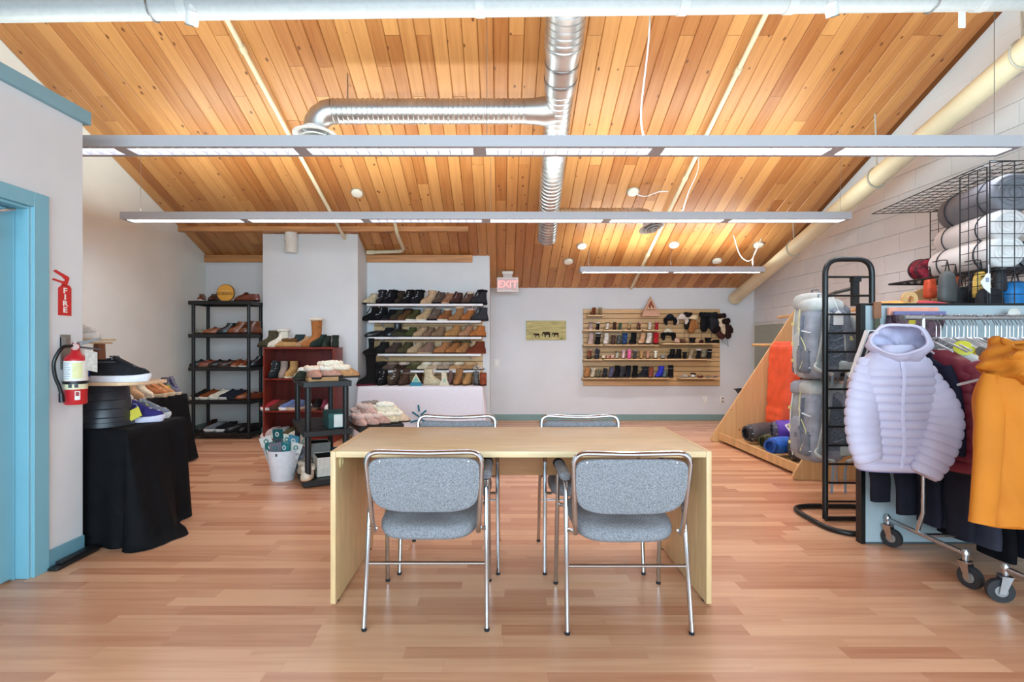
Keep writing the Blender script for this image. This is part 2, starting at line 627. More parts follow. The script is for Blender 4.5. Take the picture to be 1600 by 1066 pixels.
slope_pipe('sprinkler_pipe', 'thin cream sprinkler pipe on the ceiling boards between duct diffuser and white column', -2.27, -2.14, 3.75, 7.05, 0.022, 0.06, CREAM)
slope_pipe('sprinkler_pipe', 'thin cream sprinkler pipe on the ceiling boards ending above the slatwall', 2.16, 2.11, 3.75, 8.1, 0.022, 0.06, CREAM)
t = thing('wall_pipe', 'fat cream drain pipe slanting down along the concrete block wall', 'pipe', (3.80, 8.1, 2.0))
d = Vector((-0.02, -4.95, 1.50))
M().tube([(0, 0, 0), d], 0.092, 24).build('pipe', CREAM, t, smooth=True)
M().tube([Vector((0, .02, -.006)), d * .012], 0.102, 24).build('end_cap', CREAM, t, smooth=True)
for f in (0.33, 0.62, .905):
    p = d * f
    g = M()
    g.tube([p + Vector((0, 0, .1)), p + Vector((-.02, 0, zc(8.1 + p.y) - 2.0 - p.z - .0))], 0.008, 6)
    g.tube([p + Vector((math.cos(a) * .1, 0, math.sin(a) * .105)) for a in [2 * PI * i / 20 for i in range(20)]], 0.007, 6, closed=True)
    g.build('hanger', mat('b8b2a4', .4), t, smooth=True)
p = d * .93
t2 = thing('vent_pipe', 'white vent pipe stub at the top of the white column', 'pipe', at(455, 395, 6.80))
M().tube([(0, 0, 0), (0, 0, .10), (.0, -.01, .36)], 0.078, 20).build('pipe', mat('e6e3da', .5), t2, smooth=True)
M().lathe([(.079, .16), (.088, .16), (.088, .22), (.079, .22)], 20, cap=False).build('coupling', mat('e6e3da', .5), t2, smooth=True)
t = thing('branch_pipe', 'cream pipe bending down from the ceiling and running along the niche top', 'pipe', (0, 0, 0))
pts = bend([at(617, 349, 6.62), at(620, 364, 6.58), at(632, 393, 7.16), at(573, 394.5, 7.2)], 0.12)
M().tube(pts, 0.024, 10).build('pipe', CREAM, t, smooth=True)
M().tube([pts[-1], pts[-1] + Vector((.1, 0, 0))], 0.032, 10).build('coupling', CREAM, t, smooth=True)
# ------------------------------------------------------------------ spiral duct
GALV = mat('c4c4c4', 0.38, 1.0, 0.06, 7, 0.04, 30)


def ribbed(pts_a, pts_b, r, pitch, n=26, amp=0.006):
    a, b = Vector(pts_a), Vector(pts_b)
    L_ = (b - a).length
    k = max(2, int(L_ / pitch))
    P, rr = [], []
    for i in range(k):
        for f, q in ((0, 0), (.62, 0), (.74, amp), (.88, amp)):
            P.append(a.lerp(b, (i + f) / k))
            rr.append(r + q)
    P.append(b)
    rr.append(r)
    return P, rr


def dz(y):
    return 5.45 - SL * y


du = thing('spiral_duct', 'silver spiral ventilation duct running up the ceiling with two branches', 'duct', (0, 0, 0))
X1, X2 = 0.50, 0.585
def dp(y):
    f = (y - 3.9) / 2.5
    return Vector((X1 + (X2 - X1) * f, y, dz(y)))
P, rr = ribbed(dp(3.2), dp(4.02), 0.152, 0.055)
M().tube(P, rr, 26).build('duct_run', GALV, du, smooth=True)
M().tube([dp(4.02), dp(4.05), dp(4.10), dp(4.16)], [.155, .153, .142, .139], 26).build('reducer', GALV, du, smooth=True)
M().tube([dp(4.15), dp(4.40)], .138, 26).build('plain_sleeve', GALV, du, smooth=True)
for y_ in (4.16, 4.30):
    M().tube([dp(y_), dp(y_ + .02)], .144, 26).build('joint_band', STEEL, du, smooth=True)
P, rr = ribbed(dp(4.38), dp(6.38), 0.120, 0.055)
M().tube(P, rr, 26).build('duct_run', GALV, du, smooth=True)
M().tube([dp(6.37), dp(6.40)], .126, 26).build('end_cap', GALV, du, smooth=True)
# branch towards the partition
c = dp(4.62)
zb = c.z + .0
P, rr = ribbed((c.x - .28, 4.62, zb), (-1.55, 4.62, zb), 0.108, 0.045)
M().tube(P, rr, 24).build('duct_branch', GALV, du, smooth=True)
M().tube([(c.x - .02, 4.60, zb), (c.x - .12, 4.62, zb), (c.x - .22, 4.62, zb), (c.x - .29, 4.62, zb)], [.118, .128, .114, .112], 24).build('tee', GALV, du, smooth=True)
el = []
for i in range(5):
    a = PI / 2 * i / 4
    el.append(Vector((-1.55 - .17 * math.sin(a), 4.62, zb - .17 * (1 - math.cos(a)))))
M().tube(el + [Vector((-1.72, 4.62, zb - .18))], .110, 24).build('elbow', GALV, du, smooth=True)


def diffuser(o, ax, r):
    t = M()
    t.lathe([(r * .55, .07), (r * .58, .03), (r * 1.0, .012), (r, 0), (r * .82, 0), (r * .62, .025), (r * .55, .05)], 28, o, ax, cap=False)
    d_ = t.build('diffuser', mat('dcdad6', .4), du, smooth=True)
    for q, zz in ((.62, -.01), (.42, -.028), (.22, -.04)):
        c_ = M().lathe([(r * q, zz + .0), (r * q * .97, zz - .012), (r * q * .55, zz + .02)], 28, o, ax, cap=False)
        c_.lathe([(.0, zz + .021), (r * q * .56, zz + .02)], 28, o, ax, cap=False)
        c_.build('diffuser_cone', mat('d0cec9', .4), d_, smooth=True)


diffuser(Vector((-1.72, 4.62, zb - .225)), (0, 0, 1), .20)
# branch towards the concrete block wall
c = dp(6.0)
P, rr = ribbed((c.x + .1, 6.0, c.z), (1.66, 6.0, c.z), 0.088, 0.045)
M().tube(P, rr, 20).build('duct_branch', GALV, du, smooth=True)
el = [Vector((1.66, 6.0, c.z)), Vector((1.72, 5.99, c.z - .01)), Vector((1.77, 5.98, c.z - .05)), Vector((1.795, 5.97, c.z - .10))]
M().tube(el, .09, 20).build('elbow', GALV, du, smooth=True)
diffuser(Vector((1.80, 5.95, c.z - .155)), (-.25, .25, 1), .155)
for y_ in (4.62,):
    M().tube([(-1.42, 4.62, zb + .1), (-1.42, 4.62, zc(4.62) - .0)], .006, 6).build('hanger', STEEL, du)
for y_ in (3.95, 5.3, 6.2):
    q = dp(y_)
    M().box(q.x - .012, q.x + .012, y_ - .003, y_ + .003, q.z + .11, zc(y_)).build('hanger', STEEL, du)
# ------------------------------------------------------------------ suspended lamps
FIXW = mat('b9b7bb', 0.4, 0, 0.0)
LOUV = mat('cfcfd6', 0.22, 0.6, 0.0)
GLOW = mat('f0f6ff', 0.5, 0, 0, emit=36.0)
DIM = mat('eaeefa', 0.5, 0, 0, emit=4.5)


def linear_lamp(label, x0, x1, y, wd, zb, h, n, lit, wires, group='suspended strip lamps'):
    t = thing('strip_lamp', label, 'lamp', ((x0 + x1) / 2, y + wd / 2, zb), 0, group)
    hx = (x1 - x0) / 2
    g = M()
    w2 = wd / 2
    ap = wd * .31                      # half depth of the opening
    g.box(-hx, hx, -w2, -ap, 0, h).box(-hx, hx, ap, w2, 0, h)
    g.box(-hx, hx, -ap, ap, .045, .05)
    pit = 2 * hx / n
    edges = []
    for i in range(n):
        a = -hx + pit * i + .045
        b = -hx + pit * (i + 1) - .045
        edges.append((a, b))
    bl = None
    xs = [-hx] + [e for ab in edges for e in ab] + [hx]
    for i in range(0, len(xs), 2):
        g.box(xs[i], xs[i + 1], -ap, ap, 0, .045)
    g.build('housing', FIXW, t)
    for (a, b), on in zip(edges, lit):
        d_ = M().box(a, b, -ap, ap, .036, .044).build('diffuser', GLOW if on else DIM, t)
        k = 14
        for j in range(1, k):
            xx = a + (b - a) * j / k
            if bl is None:
                q_ = M().box(-.002, .002, -ap, ap, .004, .034).build('louver_blade', LOUV, t, loc=(xx, 0, 0))
                bl = q_.data
            else:
                instance(bl, 'louver_blade', t, loc=(xx, 0, 0))
    for wx in wires:
        p = (wx - (x0 + x1) / 2, 0, h)
        M().tube([p, (p[0], 0, zc(y + w2) - zb)], .0022, 6).build('suspension_cable', STEEL, t)
    return t


t = linear_lamp('long white strip lamp hanging nearest under the white drain pipe', -3.86, 3.56, 3.40, .185, 2.597, .078, 6, (0, 0, 0, 0, 1, 1), (-3.75, -.10, 3.45))
M().tube(smooth_path([(1.15, 0, .078), (1.13, 0, .3), (1.19, 0, .9), (1.185, .0, zc(3.49) - 2.597)], 6), .006, 8).build('power_cord', WHITEP, t, smooth=True)
t = linear_lamp('long white strip lamp hanging midway, below the duct end', -3.89, 3.58, 5.09, .18, 2.528, .074, 6, (1, 1, 0, 1, 1, 1), (-3.74, -.11, 3.52))
M().tube(smooth_path([(2.03, 0, .074), (2.1, 0, .3), (2.2, 0, .55), (2.25, .15, zc(5.33) - 2.528)], 6), .005, 8).build('power_cord', WHITEP, t, smooth=True)
t = linear_lamp('short white strip lamp hanging farthest back, above the slatwall', 1.07, 3.57, 6.75, .15, 2.23, .072, 2, (1, 1), (1.2, 2.32, 3.45))
M().tube(smooth_path([(1.12, 0, .072), (1.1, -.05, .2), (1.13, -.2, .42)], 6), .005, 8).build('power_cord', WHITEP, t, smooth=True)
# round junction covers and pendant canopies on the boards
for px, py, lab in ((558, 304, 'round white ceiling cover on the boards between the two sprinkler pipe runs'),
                    (989, 302, 'round white ceiling cover with a cord leading to the sprinkler pipe'),
                    (909, 386, 'small round white ceiling cover above the short strip lamp end'),
                    (888, 410, 'small round white ceiling cover lowest on the boards, beside the exit sign'),
                    (1053, 384, 'round white ceiling cover in the bright patch above the short strip lamp'),
                    (1185, 384, 'round white ceiling cover with hanging cords near the cream wall pipe'),
                    (1120, 409, 'small round white ceiling cover just behind the short strip lamp')):
    e = (CY - py) / F
    D = (2.174 + SL * YB - EYE) / (e + SL) - .03
    p = at(px, py, D)
    p.z = zc(D)
    t = thing('ceiling_cover', lab, 'ceiling cover', p, 0, 'round covers on the ceiling')
    t.rotation_euler = (-A_SL, 0, 0)
    M().lathe([(0, -.035), (.05, -.034), (.064, -.026), (.068, -.012), (.066, 0)], 22).build('cover', mat('e6dfcf', .45), t, smooth=True)
    M().lathe([(.066, 0), (.078, -.003), (.078, .0)], 22, cap=False).build('rim', mat('8d8577', .5), t, smooth=True)
    if px in (989, 1185):
        dx = .42 if px == 989 else -.46
        M().tube(smooth_path([(0, 0, -.03), (dx * .35, .02, -.06 if px == 989 else -.26), (dx * .7, -.05, -.05 if px == 989 else -.22), (dx, -.02 if px == 989 else -.24, -.02)], 6), .006, 6).build('cord', WHITEP, t, smooth=True)
# exit sign
t = thing('exit_sign', 'white exit sign with glowing pink letters hung where boards meet back wall', 'exit sign', (.10, 7.72, 2.055))
M().box(-.165, .165, -.04, .04, 0, .228).build('box', mat('e8dcd4', .4), t, bevel=.01)
M().box(-.07, .07, -.03, .03, .228, .275).build('neck', mat('cdbdb6', .5), t)
M().box(-.085, .085, -.045, .045, .275, .322).build('canopy', mat('ded6cc', .4), t, bevel=.006)
M().box(-.14, .14, -.043, -.04, .03, .20).build('face', mat('dcbcb8', .4), t)
text_mesh('EXIT', .15, 'lettering', mat('ff8f8a', .5, 0, 0, emit=1.3), t, (0, -.0445, .115), (PI / 2, 0, 0))
# outlets and switch plates
for px, py, D, lab in ((1101, 625, YB, 'white blank cover plate low on the back wall under the slatwall'),
                       (1129, 625, YB, 'white wall outlet low on the back wall beside the wooden display'),
                       (776, 567, YB, 'white switch plate on the back wall beside the niche corner'),
                       (824, 655, YB, 'white floor level outlet on the back wall above the far chairs')):
    p = at(px, py, D)
    t = thing('wall_plate', lab, 'outlet', p)
    M().box(-.042, .042, -.009, 0, -.06, .06).build('plate', mat('eceae4', .4), t, bevel=.003)
    s_ = M()
    if px in (1129, 824):
        for zz in (-.025, .025):
            M().box(-.016, .016, -.012, -.009, zz - .014, zz + .014).build('socket', mat('d2cec6' if px == 824 else '8f8b84', .4), t)
    else:
        M().box(-.012, .012, -.014, -.009, -.03, .03).build('switch' if px == 776 else 'blank_insert', mat('f2f0ea', .4), t)
# ================================================================== desk and chairs
OAK = mat('dcbf93', 0.38, 0, 0.05, 5, 0.02, 80, stretch=(1, 8, 8))
OAKV = mat('d9b685', 0.42, 0, 0.05, 5, 0.02, 80, stretch=(8, 8, 1))
EDGE = mat('d9c08d', 0.4, 0, 0.04, 6)
DX0, DX1, DY0, DY1, DH = -0.816, 1.006, 2.384, 3.09, 0.738
t = thing('desk', 'large light oak panel desk in the middle of the room', 'desk', ((DX0 + DX1) / 2, (DY0 + DY1) / 2, 0))
ox, oy = (DX0 + DX1) / 2, (DY0 + DY1) / 2
hx, hy = (DX1 - DX0) / 2, (DY1 - DY0) / 2
M().box(-hx + .026, hx - .026, -hy, hy, DH - .03, DH).build('tabletop', OAK, t, bevel=.0025)
for s in (-1, 1):
    sd = M().box(min(s * hx, s * (hx - .0255)), max(s * hx, s * (hx - .0255)), -hy, hy, .008, DH).build('side_panel', OAKV, t, bevel=.0025)
    for yy in (-hy + .05, hy - .05):
        M().lathe([(.014, 0), (.014, .008)], 12, (s * (hx - .0128), yy, 0)).build('glide', RUBBER, sd)
M().box(-hx + .026, hx - .026, hy - .12, hy - .10, .47, DH - .03).build('modesty_panel', mat('b98150', .5, 0, .05, 5, stretch=(1, 8, 8)), t)
M().tube([(-hx + .03, -hy + .07 + .022 * math.cos(a), DH - .065 + .025 * math.sin(a)) for a in [2 * PI * i / 16 for i in range(16)]], .005, 8, closed=True).build('cable_ring', mat('dcc58f', .4), t, smooth=True)

TWEED = mat('87878b', 0.9, 0, 0.24, 230, 0.5, 500)


def make_chair(label, loc, rz):
    t = thing('armchair', label, 'chair', loc, rz, 'tweed chairs around the desk')
    r = .0105
    hw = .268
    for s in (-1, 1):
        pts = bend([(s * hw, 0, .012), (s * .262, .10, .632), (s * .262, .395, .632), (s * hw, .455, .012)], .05, 5)
        i0 = len(pts) // 2
        M().tube(pts[:4] + pts[4:i0], r, 10).build('rear_leg', CHROME, t, smooth=True)
        M().tube(pts[i0 - 1:], r, 10).build('front_leg', CHROME, t, smooth=True)
        for yy in (0, .455):
            M().lathe([(.0, 0), (.0118, 0), (.0118, .013), (.0, .013)], 10, (s * hw, yy, 0)).build('foot_cap', RUBBER, t, smooth=True)
        a = M()
        a.tube([(s * .262, .10, .643), (s * .262, .115, .650), (s * .262, .25, .654), (s * .262, .36, .650), (s * .262, .372, .645)], [(.010, .018), (.021, .026), (.023, .027), (.022, .026), (.012, .018)], 14)
        ap = a.build('arm_pad', TWEED, t, smooth=True)
        M().tube([(s * .262, .335, .650), (s * .262, .345, .650), (s * .262, .390, .647), (s * .262, .404, .638)], [(.020, .025), (.0255, .0295), (.0245, .0285), (.010, .016)], 14).build('arm_tip', RUBBER, ap, smooth=True)
        # seat brackets
        M().tube([(s * .262, .05, .43), (s * .225, .06, .425)], .008, 8).tube([(s * .262, .42, .43), (s * .225, .40, .425)], .008, 8).build('seat_bracket', CHROME, t, smooth=True)
    M().tube([(-hw * .995, .043, .277), (hw * .995, .043, .277)], .0075, 10).build('stretcher', CHROME, t, smooth=True)
    # back frame
    def yb(z):
        return .012 - (z - .43) * .17
    P = [(-.230, yb(.425) + .01, .425), (-.233, yb(.46), .46)]
    top = [(-.250, yb(.79), .792), (-.10, yb(.79) + .016, .785), (0, yb(.79) + .022, .781), (.10, yb(.79) + .016, .785), (.250, yb(.79), .792)]
    pts = bend(P + top + [(.233, yb(.46), .46), (.230, yb(.425) + .01, .425)], .062, 7)
    M().tube(pts, .0115, 10).build('back_frame', CHROME, t, smooth=True)
    # padded back: rounded trapezoid shell, gently curved
    g = M()
    n = 40
    def outline(sc_, yo):
        out = []
        for k in range(n):
            a = 2 * PI * k / n
            c_, s_ = math.cos(a), math.sin(a)
            e = 2 / 7.0 if s_ > 0 else 2 / 4.4
            u = math.copysign(abs(c_) ** e, c_)
            v = math.copysign(abs(s_) ** e, s_)
            wz = .242 if v > 0 else .242 - .016 * abs(v)
            x = u * wz * sc_
            z = .646 + v * .122 * sc_ - (.016 * (1 - (x / .25) ** 2) if v < 0 else .008 * (1 - (x / .25) ** 2)) * abs(v)
            out.append((x, yb(z) + yo + .028 * (1 - (x / .25) ** 2), z))
        return out
    g.loft([outline(.93, -.014), outline(.975, -.012), outline(.99, -.004), outline(.99, .006), outline(.97, .016), outline(.85, .024), outline(.5, .028)])
    bk = g.build('backrest', TWEED, t, smooth=True, ang=60)
    for sx, zz in ((-.19, .748), (.19, .748), (-.165, .555), (.165, .555)):
        M().lathe([(.0, 0), (.005, .0), (.004, .002), (0, .0028)], 8, (sx, yb(zz) - .0125 + .028 * (1 - (sx / .25) ** 2) * 1.0, zz), (0, -1, 0)).build('back_screw', CHROME, bk, smooth=True)
    # seat cushion
    g = M()
    def so(k_, z):
        out = []
        for k in range(n):
            a = 2 * PI * k / n
            c_, s_ = math.cos(a), math.sin(a)
            e = 2 / 4.2
            u = math.copysign(abs(c_) ** e, c_)
            v = math.copysign(abs(s_) ** e, s_)
            x = u * .228 * k_ * (1 - .04 * (v < 0) * abs(v))
            yy = .235 + v * .225 * k_
            zz = z + (.012 if v > 0 else 0) * v - .010 * (1 - abs(u)) * (v < -.2) * 0 - .018 * max(0, -v) ** 3
            out.append((x, yy, zz))
        return out
    g.loft([so(.9, .405), so(.97, .408), so(1.0, .422), so(1.0, .440), so(.97, .456), so(.88, .466), so(.6, .470), so(.3, .468)])
    g.build('seat', TWEED, t, smooth=True, ang=60)
    return t


make_chair('grey tweed armchair on the near side of the desk, under the spiral duct', (-.330, 2.178, 0), 0)
make_chair('grey tweed armchair on the near side of the desk, closest to the lilac jacket', (.553, 2.15, 0), 0)
make_chair('grey tweed armchair across the desk before the white clothed table', (-.284, 3.165, 0), PI)
make_chair('grey tweed armchair across the desk in front of the elephant picture', (.505, 3.165, 0), PI)


# ================================================================== plastic shelving
def plastic_rack(name, label, loc, rz, wx, dy, levels, lip=.05, post=.022, mt=BLACKP):
    t = thing(name, label, 'shelving', loc, rz)
    ins = .045
    for z in levels:
        g = M()
        g.box(0, wx, 0, .012, z - lip, z).box(0, wx, dy - .012, dy, z - lip, z).box(0, .012, .012, dy - .012, z - lip, z).box(wx - .012, wx, .012, dy - .012, z - lip, z)
        s_ = g.build('shelf', mt, t, bevel=.004, seg=1)
        q = M()
        k = max(5, int(max(wx, dy) / .085))
        if wx >= dy:
            for i in range(k):
                a = .014 + (wx - .028) * i / k
                q.box(a + .004, a + (wx - .028) / k - .006, .013, dy - .013, z - .016, z - .004)
        else:
            for i in range(k):
                a = .014 + (dy - .028) * i / k
                q.box(.013, wx - .013, a + .004, a + (dy - .028) / k - .006, z - .016, z - .004)
        sl = q.build('deck_slats', mt, s_)
        sl['kind'] = 'stuff'
    zs = [0.0] + [z for z in levels]
    for px in (ins, wx - ins):
        for py in (ins, dy - ins):
            for a, b in zip(zs[:-1], zs[1:]):
                if b - lip - a < .02:
                    continue
                M().lathe([(post * .94, a - .004), (post, a + .02), (post, b - lip - .02), (post * .94, b - lip + .01)], 14, (px, py, 0)).build('leg', mt, t, smooth=True)
    return t


BS = dict(x=-4.11, y=6.55, w=.82, d=.42, z=[.085, .511, .948, 1.385, 1.822])
plastic_rack('tall_shelf', 'tall black plastic five tier shelf of mens shoes in the niche corner', (BS['x'], BS['y'], 0), 0, BS['w'], BS['d'], BS['z'])
RA = math.atan2(.477, .88)
RK = dict(x=-1.705, y=4.30, a=RA, w=.41, d=.86, z=[.062, .492, .922])
plastic_rack('slipper_rack', 'black plastic three tier rack of slippers standing end on beside the white bucket', (RK['x'], RK['y'], 0), RA, RK['w'], RK['d'], RK['z'], post=.026)
RK2 = dict(x=-1.40, y=4.90, a=RA, w=.46, d=.80, z=[.062, .435])
plastic_rack('low_rack', 'low black plastic rack piled with fluffy slippers behind the desk corner', (RK2['x'], RK2['y'], 0), RA, RK2['w'], RK2['d'], RK2['z'], post=.026)


def rackpt(rk, u, v, lev):
    c, s = math.cos(rk['a']), math.sin(rk['a'])
    return (rk['x'] + u * c - v * s, rk['y'] + u * s + v * c, rk['z'][lev])


# ------------------------------------------------------------------ red bookcase
MAHO = mat('7c2a1c', 0.35, 0, 0.14, 5, stretch=(8, 8, 1))
BC = dict(x0=-3.02, x1=-2.118, y0=6.33, y1=6.68, z=[.05, .405, .815], top=1.21)
t = thing('bookcase', 'reddish mahogany bookcase holding boots and shoes against the white column', 'bookcase', (BC['x0'], BC['y0'], 0))
W_, D_ = BC['x1'] - BC['x0'], BC['y1'] - BC['y0']
for x in (0, W_ - .02):
    M().box(x, x + .02, 0, D_, 0, BC['top']).build('side_panel', MAHO, t, bevel=.002, seg=1)
M().box(.02, W_ - .02, 0.0, D_, BC['top'] - .022, BC['top']).build('top_panel', MAHO, t, bevel=.002, seg=1)
M().box(.02, W_ - .02, D_ - .012, D_, .05, BC['top'] - .022).build('back_panel', mat('641a10', .45, 0, .14, 5, stretch=(8, 8, 1)), t)
M().box(.02, W_ - .02, .02, .035, 0, .03).build('plinth', MAHO, t)
for z in BC['z']:
    M().box(.02, W_ - .02, .004, D_ - .012, z - .02, z).build('shelf', MAHO, t, bevel=.002, seg=1)
# ------------------------------------------------------------------ niche display
SLATM = mat('d6ac78', 0.45, 0, 0.05, 4, stretch=(1, 8, 8))


def slat_panel(name, label, x0, x1, y, z0, z1, pitch):
    t = thing(name, label, 'slat panel', (x0, y, z0))
    n = int(round((z1 - z0) / pitch))
    p = (z1 - z0) / n
    M().box(0, x1 - x0, -.008, 0, 0, z1 - z0).build('backing', mat('7c5733', .7), t)
    for i in range(n):
        M().box(0, x1 - x0, -.022, -.008, i * p + .005, (i + 1) * p - .004).build('slat', SLATM, t, bevel=.002, seg=1)
    return t


slat_panel('slat_panel', 'tan slat board behind the boots in the white niche', -1.86, -.27, YN - .002, .69, 1.62, .102)
NSH = [(1.817, -1.885, -.255), (1.582, -1.86, -.285), (1.352, -1.86, -.275), (1.115, -1.80, -.285), (.882, -1.75, -.30)]
NLAB = ['topmost white shelf of the niche', 'second white shelf down in the niche', 'middle white shelf of the niche', 'fourth white shelf down in the niche', 'lowest white shelf of the niche']
SHW = mat('e4e2e4', .4)
for (z, x0, x1), l in zip(NSH, NLAB):
    t = thing('wall_shelf', l + ', crowded with boots', 'shelf', (x0, 7.0, z))
    M().box(0, x1 - x0, 0, .315, -.03, 0).build('board', SHW, t, bevel=.002, seg=1)
    for xx in (.15, (x1 - x0) - .15):
        M().prism([(.02, -.03), (.315, -.03), (.315, -.10)], lambda u, v, d: (d, u, v), xx - .004, xx + .004).build('bracket', SHW, t)


# ------------------------------------------------------------------ draped tables
def drape(name, label, x0, x1, y0, y1, z, hem, mtl, flare, folds, seg=.03, cat='tablecloth', pool=None, rc=.03):
    """cloth over a table: flat top, rounded edge, hanging folds; hem(x,y), flare(x,y) by place on the edge"""
    per = []
    def line(ax, ay, bx, by, nx, ny):
        L_ = math.hypot(bx - ax, by - ay)
        k = max(2, int(L_ / seg))
        for i in range(k):
            f = i / k
            per.append((ax + (bx - ax) * f, ay + (by - ay) * f, nx, ny))
    def corner(cx, cy, a0, a1):
        for i in range(8):
            a = a0 + (a1 - a0) * i / 8
            per.append((cx, cy, math.cos(a), math.sin(a)))
    line(x0, y0, x1, y0, 0, -1)
    corner(x1, y0, -PI / 2, 0)
    line(x1, y0, x1, y1, 1, 0)
    corner(x1, y1, 0, PI / 2)
    line(x1, y1, x0, y1, 0, 1)
    corner(x0, y1, PI / 2, PI)
    line(x0, y1, x0, y0, -1, 0)
    corner(x0, y0, PI, 1.5 * PI)
    N_ = len(per)
    rings = []
    cxm, cym = (x0 + x1) / 2, (y0 + y1) / 2
    rings.append([(cxm + (x - cxm) * .2, cym + (y - cym) * .2, z) for x, y, nx, ny in per])
    rings.append([(x - nx * .005, y - ny * .005, z + .001) for x, y, nx, ny in per])
    rings.append([(x + nx * .008, y + ny * .008, z - .004) for x, y, nx, ny in per])
    K = 12
    for j in range(1, K + 1):
        tt = j / K
        ring = []
        arc = 0
        for i, (x, y, nx, ny) in enumerate(per):
            px, py = per[i - 1][0], per[i - 1][1]
            arc += math.hypot(x - px, y - py) + (0.035 if (px, py) == (x, y) else 0)
            h = hem(x, y)
            fl = flare(x, y, nx, ny)
            fo = folds * (math.sin(arc * 21) + .6 * math.sin(arc * 37 + 1.3) + .4 * math.sin(arc * 9.0))
            out = .012 + fl * tt ** 1.4 + fo * tt * (1.0 if tt < 1 else 1.0)
            ring.append((x + nx * out, y + ny * out, z - .004 - (z - .004 - h) * tt))
        rings.append(ring)
    if pool:
        rings.append([(x + nx * pool(px, py, nx, ny), y + ny * pool(px, py, nx, ny), max(.004, zz - .002)) for (x, y, zz), (px, py, nx, ny) in zip(rings[-1], per)])
    return M().loft(rings, cap0=True, cap1=False).build(name, mtl, None, smooth=True, ang=80)


BCLOTH = mat('111215', 0.72, 0, 0.10, 12, 0.25, 350)


def trestle(label, x0, x1, y0, y1, h):
    t = thing('display_table', label, 'table', (x0, y0, 0))
    M().box(0, x1 - x0, 0, y1 - y0, h - .03, h).build('tabletop', mat('8b8378', .6), t)
    for x in (.08, x1 - x0 - .08):
        for y in (.06, y1 - y0 - .06):
            M().tube([(x, y, 0), (x, y, h - .03)], .016, 8).build('leg', STEEL, t, smooth=True)
    return t


def h1(x, y):
    if x > -2.30 and y > 3.15:
        f = min(1, (y - 3.15) / .45)
        return .006 + .075 * max(0, f - .3) / .7
    return .006


def f1(x, y, nx, ny):
    if nx > .01 and x > -2.4:
        return .03 + .15 * math.exp(-((y - 3.20) / .22) ** 2) * nx
    return .012 if ny < -.5 else .02


def p1(x, y, nx, ny):
    if nx > .2 and x > -2.4:
        return .07 * math.exp(-((y - 3.28) / .2) ** 2)
    return .004


T1 = dict(x0=-4.20, x1=-2.31, y0=3.075, y1=3.64, z=.72)
trestle('shoe table under the black cloth nearest the partition end', T1['x0'] + .02, T1['x1'] - .02, T1['y0'] + .02, T1['y1'] - .02, T1['z'] - .006)
o = drape('tablecloth', '', T1['x0'], T1['x1'], T1['y0'], T1['y1'], T1['z'], h1, BCLOTH, f1, .015, pool=p1)
tag(o, 'black tablecloth pooling on the floor beside the partition end', 'tablecloth')
T2 = dict(x0=-4.22, x1=-3.38, y0=4.42, y1=5.36, z=.72)
trestle('shoe table under the black cloth farther along the cream side wall', T2['x0'] + .02, T2['x1'] - .02, T2['y0'] + .02, T2['y1'] - .02, T2['z'] - .006)
o = drape('tablecloth', '', T2['x0'], T2['x1'], T2['y0'], T2['y1'], T2['z'], lambda x, y: .02, mat('191a1c', .92, 0, .1, 12, .25, 350), lambda x, y, nx, ny: .09 if (nx > .1 and y > 5.2) else .03, .007)
tag(o, 'black tablecloth on the farther table, by the tall black shelf', 'tablecloth')
T3 = dict(x0=-1.89, x1=-.255, y0=6.62, y1=7.27, z=.69)
trestle('boot table under the white cloth in the niche', T3['x0'] + .02, T3['x1'] - .02, T3['y0'] + .02, T3['y1'] - .02, T3['z'] - .006)
o = drape('tablecloth', '', T3['x0'], T3['x1'], T3['y0'], T3['y1'], T3['z'], lambda x, y: .012, mat('e4e2ea', .8, 0, .01), lambda x, y, nx, ny: .07 if (abs(nx) > .2 and ny <= 0.05) else .008, .0035)
tag(o, 'white tablecloth with teal ray marks hanging to the floor in the niche', 'tablecloth')
o_ray = o
lg = M()
for (ax, ay, bx, by) in ((653.5, 633, 655, 643.5), (644, 644, 655, 651.5), (666, 641.5, 657, 649), (641, 660, 653, 657), (668, 660, 658, 656)):
    a = at(ax, ay, 6.592)
    b = at(bx, by, 6.592)
    d_ = (b - a)
    q = d_.to_track_quat('X', 'Z').to_matrix()
    lg.obox((a + b) / 2, (d_.length, .003, .022), q)
lg.build('ray_emblem', mat('2f7389', .7), o_ray)

# ------------------------------------------------------------------ slat wall for children's boots
slat_panel('slat_wall', 'wide tan slat board of childrens boots on the back wall', 1.344, 3.580, YB - .002, .568, 1.827, .0787)
YS = 7.96
SLSH = [(919, 945, 492), (913, 942, 515.5), (943.5, 973, 515.5), (974.5, 1003, 515.5), (1005, 1033, 515.5), (913, 942.5, 538.5), (944, 1028.5, 538.5), (1036, 1122, 536.5), (913, 942, 561.5), (943.5, 1112, 561), (911.5, 1050, 590.5), (1064, 1124, 590.5)]
SLAB = ['short wooden ledge highest on the slat wall', 'short ledge under the highest one on the slat wall, nearest the elephant picture', 'short ledge in the slat wall upper row holding green boots', 'short ledge in the slat wall upper row holding leopard boots', 'short ledge in the slat wall upper row ending at the red boots',
        'short ledge in the slat wall second row with the zebra boot', 'long ledge in the slat wall second row with tall childrens boots', 'wooden ledge under the fur hats on the slat wall', 'short ledge in the slat wall third row with brown lace boots', 'longest wooden ledge on the slat wall, third row', 'bottom wooden ledge of dark boots on the slat wall', 'bottom wooden ledge of flat sandals on the slat wall']
